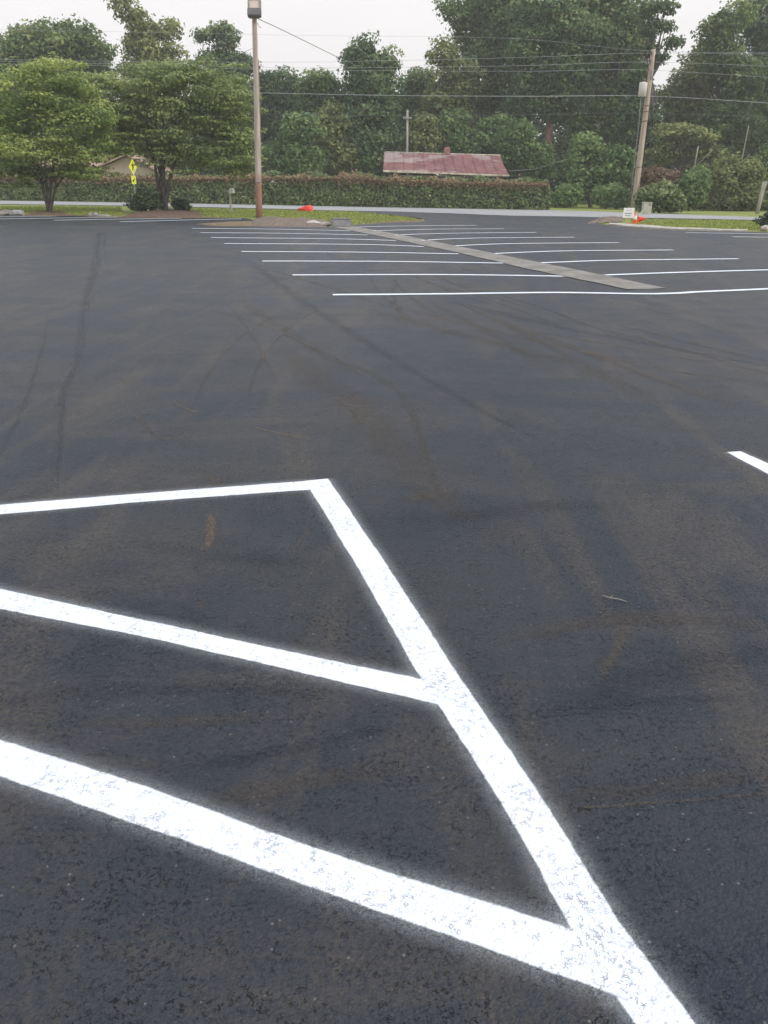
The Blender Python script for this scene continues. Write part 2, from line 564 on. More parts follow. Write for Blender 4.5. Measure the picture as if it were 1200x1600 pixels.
def leaves_mesh(name, C, N, S, T, rng, elong=1.7):
    """a cloud of folded leaf-sized rhombi. C centres, N normals, S sizes, T tints"""
    n = len(C)
    r = rng.normal(size=(n, 3))
    N = N / (np.linalg.norm(N, axis=1, keepdims=True) + 1e-9)
    t = np.cross(N, r); t /= (np.linalg.norm(t, axis=1, keepdims=True) + 1e-9)
    b = np.cross(N, t)
    S = S[:, None]
    a1 = C - t * S * .5 * elong / 1.35
    a2 = C + b * S * .40 - N * S * .10 + t * S * rng.uniform(-.2, .2, (n, 1))
    a3 = C + t * S * .5 * elong / 1.35
    a4 = C - b * S * .40 - N * S * .10 + t * S * rng.uniform(-.2, .2, (n, 1))
    V = np.stack([a1, a2, a3, a4], 1).reshape(-1, 3).astype(np.float32)
    me = bpy.data.meshes.new(name)
    me.vertices.add(4 * n); me.vertices.foreach_set('co', V.ravel())
    me.loops.add(4 * n); me.loops.foreach_set('vertex_index', np.arange(4 * n, dtype=np.int32))
    me.polygons.add(n)
    me.polygons.foreach_set('loop_start', np.arange(0, 4 * n, 4, dtype=np.int32))
    at = me.attributes.new('tint', 'FLOAT', 'FACE')
    at.data.foreach_set('value', np.clip(T, 0, 1).astype(np.float32))
    me.update(calc_edges=True)
    return me


def unit(rng, n):
    v = rng.normal(size=(n, 3))
    return v / np.linalg.norm(v, axis=1, keepdims=True)


def clump_leaves(cl, leaf, dens, rng, droop=.0):
    """cl rows: cx cy cz rx ry rz tint -> arrays of leaves"""
    Cs, Ns, Ss, Ts = [], [], [], []
    for c in cl:
        r = c[3:6]
        area = 4.2 * (r[0] * r[1] + r[0] * r[2] + r[1] * r[2])
        n = max(6, int(area / (leaf * leaf * .55) * dens))
        d = unit(rng, n)
        d[:, 2] = np.where(rng.random(n) < .35, np.abs(d[:, 2]), d[:, 2])
        rr = rng.uniform(.4, 1.0, (n, 1)) ** .6 + np.abs(rng.normal(0, .16, (n, 1)))
        wob = 1 + .25 * np.sin(d[:, :1] * 7 + c[0] * 3) * np.sin(d[:, 2:3] * 6 + c[2] * 5)
        q = d * rr * wob * r
        Cs.append(c[:3] + q)
        nn = d / (r / r.max()) + rng.normal(size=(n, 3)) * .55 + np.array([0, 0, .35])
        Ns.append(nn)
        Ss.append(leaf * rng.uniform(.6, 1.35, n))
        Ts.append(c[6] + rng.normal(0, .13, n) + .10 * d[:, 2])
    return np.concatenate(Cs), np.concatenate(Ns), np.concatenate(Ss), np.concatenate(Ts)


def lobes_to_clumps(lobes, cr, rng, dens=1.0, flat=.75):
    """lobes: (centre, rx, ry, rz, tint) -> clump rows on and in the lobes, plus dark inner filler"""
    cl, core = [], []
    for (c, rx, ry, rz, tint) in lobes:
        area = 4.19 * (rx * ry + rx * rz + ry * rz)
        n = max(3, int(area / (cr * cr * 2.1) * dens))
        d = unit(rng, n)
        d[:, 1] = np.where(rng.random(n) < .30, -np.abs(d[:, 1]), d[:, 1])   # a little denser on the lot side
        rr = rng.uniform(.35, 1.0, n) ** .45
        k = rng.uniform(.55, 1.35, n) * cr
        for i in range(n):
            q = np.array(c) + d[i] * rr[i] * np.array([rx, ry, rz])
            a = k[i]
            cl.append([*q, a, a, a * flat, tint + .04 + rng.normal(0, .20)])
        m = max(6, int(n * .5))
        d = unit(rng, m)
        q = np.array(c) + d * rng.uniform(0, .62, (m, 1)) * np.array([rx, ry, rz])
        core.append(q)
    return np.array(cl), np.concatenate(core)


def foliage(name, lobes, cr, leaf, dens, mat, parent, seed, flat=.75, cdens=1.0, corek=1.0):
    rng = np.random.default_rng(seed)
    cl, core = lobes_to_clumps(lobes, cr, rng, cdens, flat)
    C, N, S, T = clump_leaves(cl, leaf, dens, rng)
    for (c, rx, ry, rz, tint) in lobes:
        nf = int(4.19 * (rx * ry + rx * rz + ry * rz) / (leaf * leaf * .55) * .55)
        d = unit(rng, nf)
        rad = rng.normal(.93, .11, (nf, 1))
        wv = np.sin(d[:, :1] * 5 + c[0]) * np.sin(d[:, 2:3] * 6 + c[2] * 3) * .10
        C = np.concatenate([C, np.array(c) + d * (rad + wv) * np.array([rx, ry, rz])])
        N = np.concatenate([N, d + rng.normal(0, .7, (nf, 3)) + [0, 0, .3]])
        S = np.concatenate([S, leaf * rng.uniform(.5, 1.2, nf)])
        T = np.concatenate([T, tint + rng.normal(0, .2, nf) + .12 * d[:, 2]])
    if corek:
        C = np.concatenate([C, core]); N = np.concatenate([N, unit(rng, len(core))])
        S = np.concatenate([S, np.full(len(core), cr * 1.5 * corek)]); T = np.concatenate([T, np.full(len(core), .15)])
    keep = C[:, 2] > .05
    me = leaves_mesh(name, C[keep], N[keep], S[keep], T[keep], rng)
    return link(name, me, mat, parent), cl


def limbs(mb, base, fork, targets, r0, rng, sub=True):
    """trunk from base to fork then tapered, bent limbs to the targets"""
    pts, rad = [], []
    k = 7
    for i in range(k + 1):
        t = i / k
        p = base.lerp(fork, t) + Vector((math.sin(t * 5 + r0 * 9) * .06, math.cos(t * 4) * .05, 0)) * (base - fork).length * .25 * t * (1 - t) * 4
        pts.append(p); rad.append(r0 * (1.25 - .45 * t if t > .08 else 1.5))
    mb.tube(pts, rad, 9)
    for tg in targets:
        tg = Vector(tg)
        mid = fork.lerp(tg, .5) + Vector((rng.normal() * .12, rng.normal() * .12, .12)) * (tg - fork).length * .8
        a = []
        for i in range(7):
            t = i / 6
            a.append((1 - t) ** 2 * fork + 2 * t * (1 - t) * mid + t * t * tg)
        rr = r0 * rng.uniform(.38, .6)
        mb.tube(a, [rr * (1 - .82 * i / 6) for i in range(7)], 6)
        if sub:
            for q in range(3):
                s0 = a[rng.integers(2, 5)]
                e = s0 + Vector((rng.normal(), rng.normal() * .8, rng.uniform(.1, 1.1))) * min(2.0, (tg - fork).length * .16)
                mb.tube([s0, s0.lerp(e, .5) + Vector((0, 0, .1)), e], [rr * .38, rr * .25, rr * .08], 5)


def px_tree(name, label, cat, group, D, bx, lobes_px, r0, mat, seed, cr=1.0, leaf=.29, dens=.42, bark='bark',
            fork=.45, flat=.75, cdens=1.0, deep=.85, base=None, corek=1.0, nt=1.0):
    """a tree D metres away whose crown lobes are read off the photograph: (cx, cy, rx, ry[, tint])"""
    if base is None:
        b = P(bx, 300, D); b.z = 0
    else:
        b = base; D = b.y
    t = empty(name, b, label, cat, group)
    L = []
    rng = np.random.default_rng(seed + 1000)
    for lb in lobes_px:
        c = P(lb[0], lb[1], D)
        rx = (P(lb[0] + lb[2], lb[1], D) - c).length
        rz = (P(lb[0], lb[1] + lb[3], D) - c).length
        c = Vector((c.x, D + rng.uniform(-.25, .25) * rx, c.z))
        L.append((tuple(c), rx, min(rx, 5.5) * deep, rz, lb[4] if len(lb) > 4 else .45))
    _, cl = foliage('crown', L, cr, leaf, dens, MAT[mat], t, seed, flat, cdens, corek)
    mb = MB()
    top = max(l[0][2] for l in L)
    fz = top * fork
    fp = Vector((b.x + .25 * (L[0][0][0] - b.x), D, fz))
    idx = rng.choice(len(cl), min(len(cl), int((8 + 3 * len(L)) * nt)), replace=False)
    tg = [cl[i][:3] for i in idx] + [l[0] for l in L]
    limbs(mb, Vector((b.x, b.y, -.1)), fp, tg, r0, rng)
    mb.build('trunk', MAT[bark], t)
    return t


# ------------------------------------------------------------------ ground, road, lot
tag(poly_sheet([(-280, -120), (280, -120), (280, 420), (-280, 420)], -.05, 'ground', MAT['grass']), kind='structure')

road_px_up = [(-330, 304), (0, 313), (200, 316), (400, 319.5), (560, 323), (855, 328), (950, 330.5), (1060, 334.5), (1200, 339.5), (1500, 351)]
road_px_lo = [(1500, 356), (1200, 343.5), (1000, 340), (900, 339), (800, 337), (670, 332.5), (560, 329.5), (400, 325), (200, 321), (0, 318.5), (-330, 309.5)]
road = [G(*p) for p in road_px_up + road_px_lo]
tag(poly_sheet(jag(road, 1.2, .07, 3), -.012, 'road', MAT['road']), kind='structure')

lot_px = [(-700, 331), (0, 336), (100, 337), (190, 340), (290, 340), (378, 340.5), (393, 342.5), (396, 346), (360, 348.5), (300, 349.5),
          (340, 353), (400, 353.5), (520, 355), (548, 351.5), (600, 348.3), (655, 346.5), (668, 344.5),
          (648, 339), (600, 335), (560, 332.5), (545, 329.2), (600, 330), (700, 333), (800, 337), (900, 338.2), (945, 339.5), (950, 342), (932, 345.5), (940, 350),
          (960, 353), (1000, 356.5), (1072, 360.5), (1160, 361.5), (1200, 362.5), (1800, 375)]
lot_pts = [G(*p) for p in lot_px]
lot_pts = [Vector((-60, -15, 0)), ] + [Vector((-60, lot_pts[0].y, 0))] + lot_pts + [Vector((70, lot_pts[-1].y, 0)), Vector((70, -15, 0))]
lot_pts = lot_pts[::-1]
lot = poly_sheet(jag(lot_pts, .6, .10, 1), 0.0, 'parking_lot', MAT['asphalt'], thick=.06)
tag(lot, kind='structure')


def ribbon(name, pts, hws, ext, z, mat, parent, wob=0.0, seed=0, fade=0.0, step=.12):
    """a strip lying on the lot along a centre line; 'lat' and 'hw' give the shader its edge"""
    P2 = [Vector((p[0], p[1])) for p in pts]
    hs_ = hws if isinstance(hws, list) else [hws] * len(P2)
    c, w, s = [], [], [0.0]
    for i in range(len(P2) - 1):
        L = (P2[i + 1] - P2[i]).length
        k = max(2, int(L / step))
        if L > 20: k = 40
        for q in range(k + (1 if i == len(P2) - 2 else 0)):
            t = q / k
            p0, p1, p2, p3 = P2[max(i - 1, 0)], P2[i], P2[i + 1], P2[min(i + 2, len(P2) - 1)]
            if len(P2) > 2:
                t2, t3 = t * t, t * t * t
                pt = .5 * ((2 * p1) + (p2 - p0) * t + (2 * p0 - 5 * p1 + 4 * p2 - p3) * t2 + (3 * p1 - p0 - 3 * p2 + p3) * t3)
            else:
                pt = p1.lerp(p2, t)
            c.append(pt); w.append(hs_[i] * (1 - t) + hs_[i + 1] * t)
    for i in range(1, len(c)): s.append(s[-1] + (c[i] - c[i - 1]).length)
    tot = s[-1]
    vs, lat, hwv, en = [], [], [], []
    for i, p in enumerate(c):
        d = (c[min(i + 1, len(c) - 1)] - c[max(i - 1, 0)]).normalized()
        nrm = Vector((-d.y, d.x))
        off = wob * (mnoise.noise(Vector((s[i] * 2.2, seed, 0))) + .5 * mnoise.noise(Vector((s[i] * 7, seed, 4))))
        ww = w[i] * (1 + .0)
        e = 1.0
        if fade: e = max(0, min(1, min(s[i], tot - s[i]) / fade))
        for sg in (-1, 1):
            q = p + nrm * (off + sg * (ww + ext))
            vs.append((q.x, q.y, z)); lat.append(sg * (ww + ext)); hwv.append(ww); en.append(e)
    fs = [(2 * i, 2 * i + 1, 2 * i + 3, 2 * i + 2) for i in range(len(c) - 1)]
    me = bpy.data.meshes.new(name)
    me.from_pydata(vs, [], fs)
    for nm, dat in (('lat', lat), ('hw', hwv), ('end', en)):
        a = me.attributes.new(nm, 'FLOAT', 'POINT'); a.data.foreach_set('value', dat)
    me.update()
    if me.polygons[0].normal.z < 0: me.flip_normals()
    return link(name, me, mat, parent)


ZL = [.004]


def line_z():
    ZL[0] += .00035
    return ZL[0]


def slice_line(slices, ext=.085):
    """painted line from pairs of edge pixels seen across it"""
    A = [G(*a) for a, b in slices]; B = [G(*b) for a, b in slices]
    C = [(a + b) / 2 for a, b in zip(A, B)]
    hw = []
    for i in range(len(C)):
        d = (C[min(i + 1, len(C) - 1)] - C[max(i - 1, 0)]).normalized()
        hw.append(.5 * abs((B[i] - A[i]).cross(d).z))
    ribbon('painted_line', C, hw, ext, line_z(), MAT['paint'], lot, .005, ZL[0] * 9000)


# the hatched island in front of the camera
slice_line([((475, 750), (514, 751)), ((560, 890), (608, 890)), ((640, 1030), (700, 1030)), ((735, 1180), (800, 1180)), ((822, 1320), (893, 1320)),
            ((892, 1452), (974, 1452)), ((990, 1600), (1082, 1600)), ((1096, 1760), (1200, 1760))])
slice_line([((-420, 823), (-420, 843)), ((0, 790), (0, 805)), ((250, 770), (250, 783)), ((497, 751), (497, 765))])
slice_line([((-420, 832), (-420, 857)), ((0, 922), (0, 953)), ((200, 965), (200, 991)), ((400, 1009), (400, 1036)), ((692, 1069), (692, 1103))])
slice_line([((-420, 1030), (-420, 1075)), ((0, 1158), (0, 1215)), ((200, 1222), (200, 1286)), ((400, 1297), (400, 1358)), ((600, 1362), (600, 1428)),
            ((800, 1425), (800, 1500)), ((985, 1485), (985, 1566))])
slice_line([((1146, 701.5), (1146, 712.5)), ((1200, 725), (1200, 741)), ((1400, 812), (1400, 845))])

stalls = [
    [(520, 461), (700, 459.5), (867, 457.5), (1025, 459.5), (1087, 456.5), (1200, 451.7), (1420, 442)],
    [(457, 430), (700, 429.5), (885, 432)], [(946, 430), (1060, 426), (1200, 422), (1330, 419)],
    [(410, 408.3), (600, 408.8), (787, 411.5)], [(846, 411), (960, 407), (1154, 404.7)],
    [(377, 393.4), (560, 394.4), (716, 397)], [(769, 396.7), (880, 392.5), (1052, 391)],
    [(350.6, 381), (562, 382.3), (662, 385.6)], [(708, 384.6), (800, 381), (967, 379.6)],
    [(330, 371.7), (525, 373.6), (619, 376.3)], [(658, 376), (740, 372.5), (898, 371)],
    [(313, 364), (450, 365), (575, 367.6)], [(617, 367.6), (700, 365), (838, 363.4)],
    [(300, 357.2), (430, 358.5), (547, 361)], [(583, 361), (680, 358.5), (787, 358)],
    [(557, 355.2), (640, 353.3), (744, 352.5)],
    [(-200, 339.6), (0, 338.9), (88, 338)], [(-200, 345.5), (0, 342.6), (184, 339.5)], [(85, 344.6), (184, 342.8), (284, 341.3)],
    [(187, 347), (280, 344.4), (377, 342.2)],
    [(1072, 364.1), (1140, 365), (1200, 366), (1500, 372)], [(1144, 370.7), (1200, 371.3), (1500, 377)],
]
for i, s in enumerate(stalls):
    ribbon('painted_line', [G(*p) for p in s], (.10 if i in (16, 17, 18, 19) else .076) if i else .074, .035, line_z(), MAT['paint'], lot, .012, i * 3.1, step=.3)  # far stall lines widened to take in lens bloom

# dirt, seams and fresh sealer lying on the lot
ZS = [.0012]


def mark(name, px, hw, mat, fade=.5):
    ZS[0] += .00006
    ribbon(name, [G(*p) for p in px], hw, 0.0, ZS[0], MAT[mat], lot, .012, ZS[0] * 7e4, fade, .25)


mark('sealer_seam', [(395, 412), (460, 462), (520, 502), (600, 552), (700, 612), (800, 666), (872, 702)], [.2, .2, .16, .14, .10, .06, .04], 'dark')
mark('sealer_seam', [(158, 362), (150, 400), (132, 470), (120, 560), (100, 610), (95, 690), (88, 775)], [.2, .16, .10, .06, .05, .035, .03], 'dark')
mark('pale_seam', [(166, 360), (158, 400), (140, 470), (127, 560), (96, 610), (86, 690), (78, 775)], [.12, .10, .07, .06, .05, .05, .04], 'pale', 2)
mark('sealer_seam', [(76, 500), (62, 560), (35, 640), (0, 712)], .035, 'dark')
mark('sealer_seam', [(700, 470), (850, 506), (1000, 535), (1240, 580)], [.30, .22, .16, .12], 'dark', 1)
mark('dust_streak', [(600, 475), (750, 512), (900, 546), (1050, 578), (1240, 606)], [.15, .12, .12, .12, .10], 'dust', 1)
mark('dust_streak', [(560, 480), (740, 528), (900, 570), (1040, 640)], [.3, .25, .2, .18], 'brown_soft', 1)
mark('dust_streak', [(800, 512), (950, 538), (1240, 590)], [.10, .09, .06], 'dust', 1)
mark('tyre_track', [(520, 560), (600, 595), (645, 650), (668, 720), (700, 800)], [.10, .08, .07, .05, .04], 'brown_soft', .5)
mark('tyre_track', [(440, 545), (560, 640), (640, 730), (700, 790), (860, 860)], [.3, .3, .25, .2, .15], 'brown_soft', .8)
mark('sealer_patch', [(560, 800), (700, 812), (860, 790), (1000, 800)], [.16, .2, .15, .1], 'dark', .5)
mark('sealer_patch', [(860, 1120), (960, 1075), (1080, 1040), (1260, 1010)], [.04, .14, .19, .20], 'dark', .25)
mark('sealer_patch', [(740, 1125), (860, 1118), (1010, 1095), (1200, 1086)], [.03, .05, .05, .04], 'dark', .2)
mark('sealer_patch', [(-60, 1110), (120, 1085), (330, 1075), (520, 1090)], [.07, .10, .08, .04], 'dark', .2)
mark('sealer_patch', [(180, 1200), (330, 1195), (480, 1165), (640, 1130)], [.03, .06, .06, .02], 'dark', .15)
mark('sealer_patch', [(200, 850), (350, 870), (520, 880)], [.08, .14, .10], 'dark', .3)
mark('dust_streak', [(840, 1268), (960, 1262), (1080, 1252), (1240, 1236)], [.006, .011, .010, .008], 'dust', .1)
mark('dust_streak', [(850, 1245), (980, 1235), (1240, 1205)], [.05, .07, .06], 'brown_soft', .15)
mark('dust_patch', [(760, 1005), (900, 975), (1060, 965), (1250, 985)], [.04, .08, .10, .08], 'brown_soft', .3)
mark('dust_patch', [(935, 1065), (960, 1020), (985, 965)], [.02, .045, .04], 'dust', .08)
mark('dust_patch', [(640, 1200), (520, 1215), (400, 1240), (250, 1275)], [.05, .09, .09, .05], 'brown_soft', .15)
mark('dust_patch', [(100, 1125), (250, 1130), (420, 1120)], [.04, .06, .04], 'brown_soft', .15)
mark('dust_patch', [(600, 790), (660, 775), (740, 765)], [.06, .12, .08], 'dust', .2)
mark('rust_spot', [(328, 800), (330, 830), (320, 862)], [.035, .05, .03], 'rust', .06)
mark('rust_spot', [(318, 742), (340, 755), (345, 775)], [.08, .08, .05], 'dust', .1)
mark('rust_spot', [(312, 930), (316, 960)], [.03, .03], 'dust', .05)
for (a, b, c, d) in [(505, 621, 600, 625), (520, 631, 590, 634), (545, 641, 610, 640), (550, 652, 600, 655), (560, 658, 580, 664), (270, 684, 312, 677),
                     (262, 688, 300, 684), (210, 646, 250, 645), (268, 630, 320, 648), (385, 665, 495, 690)]:
    mark('scratch', [(a, b), ((a + c) / 2, (b + d) / 2 + 1), (c, d)], .024, 'rust', .12)
for (a, b, c, d) in [(210, 648, 262, 692), (555, 640, 570, 662), (500, 640, 560, 612), (185, 590, 205, 605)]:
    mark('scratch', [(a, b), ((a + c) / 2, (b + d) / 2), (c, d)], .05, 'dust', .2)
mark('scuff', [(455, 880), (425, 925), (398, 965)], .012, 'pale', .05)
mark('scuff', [(497, 800), (470, 845), (450, 890)], .010, 'dust', .1)
mark('scuff', [(720, 772), (745, 776), (765, 770)], [.02, .05, .03], 'pale', .1)

rq = random.Random(44)
for i in range(15):
    y0 = rq.uniform(-.16, .10)
    x_, yy_ = rq.uniform(-4.5, 4.5), rq.uniform(3.5, 11)
    pts_ = []
    ang = R(rq.choice((98, 104, 110, 114, 118, 112)) + rq.uniform(-8, 8)); cur = rq.uniform(-.05, .05)
    for k in range(7):
        pts_.append(Vector((x_, yy_, 0)))
        x_ += math.cos(ang) * .9; yy_ += math.sin(ang) * .9; ang += cur * 1.5
    w_ = rq.uniform(.03, .16)
    for off in ((0,) if i % 2 else (0, .42)):
        ZS[0] += .00006
        ribbon('tyre_track', [p_ + Vector((off, 0, 0)) for p_ in pts_], w_, 0.0, ZS[0], MAT[rq.choice(('brown_soft', 'dust', 'brown_soft', 'brown_soft'))], lot, .03, i, 1.2, .3)

# concrete valley gutter between the stall rows
gl = [(517, 354.5), (600, 371), (700, 392), (745, 402), (825, 421), (900, 436), (993, 455.5)]
gr_ = [(545, 352.2), (640, 370), (740, 390), (795, 401), (858, 413.5), (950, 432), (1054, 454)]


def strip(left, right, z, sag, name, mat, parent=None, n=8):
    A = [G(*p) for p in left]; B = [G(*p) for p in right]
    vs, fs = [], []
    for i in range(len(A) - 1):
        for q in range(n):
            t = q / n
            for k in range(5):
                u = k / 4
                p = A[i].lerp(A[i + 1], t).lerp(B[i].lerp(B[i + 1], t), u)
                wv = .04 * mnoise.noise(Vector((p.x * 1.5, p.y * 1.5, k))) if k in (0, 4) else 0
                vs.append((p.x + wv, p.y, z - sag * math.sin(u * math.pi)))
    m = len(vs) // 5
    for i in range(m - 1):
        for k in range(4):
            fs.append((i * 5 + k, i * 5 + k + 1, (i + 1) * 5 + k + 1, (i + 1) * 5 + k))
    me = bpy.data.meshes.new(name); me.from_pydata(vs, [], fs); me.update()
    return link(name, me, mat, parent)


tag(strip(gl, gr_, .012, .008, 'gutter', MAT['gutter']), kind='structure')

# pale kerb along the right-hand verge
kp = [(952, 351.5), (975, 354), (1000, 356), (1035, 358), (1072, 359.5), (1120, 360.6), (1168, 361)]
kq = [(952, 349.5), (975, 350.5), (1000, 352), (1035, 355), (1072, 357), (1120, 358.8), (1168, 359.6)]
mb = MB()
A = [G(*p) for p in kp]; B = [G(*p) for p in kq]
for i in range(len(A) - 1):
    a, b, c, d = A[i], A[i + 1], B[i + 1], B[i]
    h = .05
    e = (b - a).normalized() * .002
    q = [a + e, b - e, c - e, d + e]
    mb.add([(v.x, v.y, -.05) for v in q] + [(v.x, v.y, h - .012 * (i % 2)) for v in q],
           [(0, 1, 5, 4), (1, 2, 6, 5), (2, 3, 7, 6), (3, 0, 4, 7), (4, 5, 6, 7)])
tag(mb.build('kerb', MAT['conc']), kind='structure')


def patch(px, z, name, mat, amp=.12, h=0.0, seed=0):
    """a low, rough heap or bed with an irregular edge"""
    out = jag([G(*p) for p in px], .3, amp, seed)
    c = sum(out, Vector((0, 0))) / len(out)
    rings = [1.0, .86, .6, .3]
    vs = []
    for k, r in enumerate(rings):
        for p in out:
            q = c.lerp(p, r)
            hh = 0 if k == 0 else h * (.55, .9, 1.0)[k - 1] * (1 + .5 * mnoise.noise(Vector((q.x * 1.7, q.y * 1.7, seed))))
            hh += 0 if k == 0 else .3 * h * mnoise.noise(Vector((q.x * 6, q.y * 6, seed + 2)))
            vs.append((q.x, q.y, z + hh))
    n = len(out)
    fs = []
    for k in range(len(rings) - 1):
        for i in range(n):
            j = (i + 1) % n
            fs.append((k * n + i, k * n + j, (k + 1) * n + j, (k + 1) * n + i))
    vs.append((c.x, c.y, z + h))
    for i in range(n):
        fs.append((3 * n + i, 3 * n + (i + 1) % n, 4 * n))
    me = bpy.data.meshes.new(name); me.from_pydata(vs, [], fs); me.update()
    bm = bmesh.new(); bm.from_mesh(me); bmesh.ops.recalc_face_normals(bm, faces=bm.faces); bm.to_mesh(me); bm.free()
    smooth(me)
    return tag(link(name, me, mat), kind='structure')


patch([(195, 336), (250, 325.5), (290, 326), (320, 333), (322, 339.5), (255, 340), (190, 340)], -.03, 'mulch_bed', MAT['mulch'], .2, .12, 1)
patch([(40, 336), (55, 329.5), (100, 329.5), (112, 336)], -.03, 'mulch_bed', MAT['mulch'], .15, .08, 2)
patch([(-60, 337.6), (-20, 334), (60, 335), (130, 335.5), (200, 337), (330, 338), (392, 340.0), (378, 340.8), (290, 340.2), (190, 338.8), (100, 337.3)], -.035, 'litter_verge', MAT['litter'], .06, .04, 3)
patch([(300, 350.2), (345, 347.2), (395, 345), (396, 353), (345, 352.5)], -.02, 'litter_verge', MAT['litter'], .1, .05, 4)
patch([(392, 353), (393, 342), (410, 340.5), (480, 343), (516, 345.5), (512, 354.3), (450, 354)], -.03, 'soil_bank', MAT['soil'], .10, .17, 5)
patch([(916, 350), (940, 339.8), (975, 340), (972, 345.5), (945, 347)], -.02, 'soil_bank', MAT['soil'], .12, .14, 6)
patch([(648, 343), (668, 341.3), (671, 344.6), (655, 346.5), (560, 350.2), (558, 349)], -.03, 'litter_verge', MAT['litter'], .10, .04, 7)


# ------------------------------------------------------------------ stones along the verge
def rock(px, w, h, mat, label, cat='rock', name='rock', group=None, seed=0, d=None):
    p = G(*px)
    bm = bmesh.new()
    bmesh.ops.create_icosphere(bm, subdivisions=2, radius=.5)
    for v in bm.verts:
        k = 1 + .35 * mnoise.noise(v.co * 2.3 + Vector((seed * 3.3, 0, 0)))
        v.co = Vector((v.co.x * w * k, v.co.y * (d or w * .7) * k, max(-.3, v.co.z) * h * 1.3 * k))
    bm.transform(Matrix.Rotation(seed * 1.3, 4, 'Z'))
    me = bpy.data.meshes.new(name); bm.to_mesh(me); bm.free()
    o = link(name, me, MAT[mat]); o.location = (p.x, p.y, h * .25)
    tag(o, label, cat, group)


RG = 'loose rocks along the lot edge'
rock((10, 335.5), 1.5, .26, 'gutter', 'large pale flat rock at the left border of the photo', group=RG, seed=1, d=.8)
rock((27, 336.5), .9, .30, 'greyconc', 'dark rounded rock right of the large pale flat rock', group=RG, seed=2)
rock((141, 337.5), .3, .18, 'gutter', 'small pale rock on the leaf litter between the two leafy parking lot trees', group=RG, seed=3)
rock((150, 337), .38, .18, 'greyconc', 'small grey rock just right of the pale rock between the parking lot trees', group=RG, seed=4)
rock((163, 337.5), .6, .08, 'greyconc', 'flat grey slab rock on the litter left of the dark spreading shrub', group=RG, seed=5)
rock((489, 351.5), .9, .20, 'conc', 'pale broken concrete chunk at the right end of the soil bank', 'rubble', 'concrete_chunk', 'broken concrete chunks', 6)
rock((508, 352.5), .5, .16, 'conc', 'smaller pale concrete chunk next to the grey drain block', 'rubble', 'concrete_chunk', 'broken concrete chunks', 7)
rock((1194, 359.5), .5, .22, 'conc', 'pale stone at the lot edge below the round shrub at the right border', 'rock', 'rock', RG, 8)

# grey block at the head of the gutter
b0 = G(532, 354)
t = empty('drain_block', b0, 'weathered grey concrete block at the far end of the concrete gutter', 'concrete block')
MB().box(b0 + Vector((0, .35, .12)), (.82, .7, .30), Matrix.Rotation(R(8), 3, 'Z'), .05).build('block', MAT['greyconc'], t)
MB().box(b0 + Vector((-.02, .33, .285)), (.72, .6, .05), Matrix.Rotation(R(8), 3, 'Z'), .015).build('lid', MAT['gutter'], t)

# ------------------------------------------------------------------ lamp pole
b = G(405, 339)
D = b.y
top = P(397.5, 24, D)
lp = empty('lamp_pole', b, 'tall round wooden pole with a square floodlight on top, standing on the grass verge', 'lamp pole')
n = 12
MB().tube([b.lerp(top, i / n) - Vector((0, 0, .3 * (i == 0))) for i in range(n + 1)], [.165 - .055 * i / n for i in range(n + 1)], 14).build('pole', MAT['pole'], lp)
tilt = Matrix.Rotation(R(-18), 3, 'X')
fc = P(397.5, 14, D - .25)
fl = MB()
fl.box(fc + tilt @ Vector((0, 0, -.17)), (.62, .26, .34), tilt, .03)
fl.box(fc + tilt @ Vector((0, .06, .17)), (.60, .14, .50), tilt, .02)
h = fl.build('floodlight', MAT['housing'], lp)
fm = MB()
for (cx, cz, sx, sz) in ((-.265, .19, .07, .52), (.265, .19, .07, .52), (0, .425, .60, .06)):
    fm.box(fc + tilt @ Vector((cx, -.04, cz)), (sx, .1, sz), tilt, .01)
T = Matrix.Translation(b)
f_ = fm.build('lamp_frame', MAT['frame'], None); f_.data.transform(T.inverted()); f_.parent = h
l_ = MB().box(fc + tilt @ Vector((0, -.02, .20)), (.455, .03, .42), tilt, .004).build('lens', MAT['lens'], None)
l_.data.transform(T.inverted()); l_.parent = h
br = MB().tube([P(388, 27, D), P(392, 29, D), P(398, 29, D), P(404, 28.6, D), P(408, 26.5, D)], .018, 6)
br.tube([P(402, 36, D), P(405, 42, D), P(408, 43, D)], .014, 6)
br.build('bracket', MAT['metal'], lp)
MB().box(P(404, 283, D - .17), (.20, .02, .10)).build('pole_tag', MAT['metal'], lp)

# ------------------------------------------------------------------ utility poles
PD = G(990, 327).y
pb, pt_ = G(990, 327), P(1021, 77, PD)
UG = 'wooden utility poles carrying the roadside wires'
up = empty('utility_pole', pb, 'leaning wooden utility pole with a grey transformer can, behind the small white sign', 'utility pole', UG)
n = 14
MB().tube([pb.lerp(pt_, i / n) - Vector((0, 0, .3 * (i == 0))) for i in range(n + 1)], [.25 - .085 * i / n for i in range(n + 1)], 12).build('pole', MAT['pole2'], up)
tr = MB()
c = P(1004.5, 139, PD - .15)
tr.tube([c + Vector((0, 0, -.52)), c + Vector((0, 0, -.50)), c + Vector((0, 0, .36)), c + Vector((0, 0, .42)), c + Vector((0, 0, .47))], [.25, .30, .30, .27, .08], 20)
tr.box(c + Vector((.36, .1, .1)), (.2, .08, .5))
can = tr.build('transformer', MAT['tin'], up)
bs = MB().tube([c + Vector((.05, 0, .46)), c + Vector((.05, 0, .56)), c + Vector((.05, 0, .72))], [.05, .07, .03], 8).build('bushing', MAT['brown'], None)
bs.data.transform(Matrix.Translation(pb).inverted()); bs.parent = can
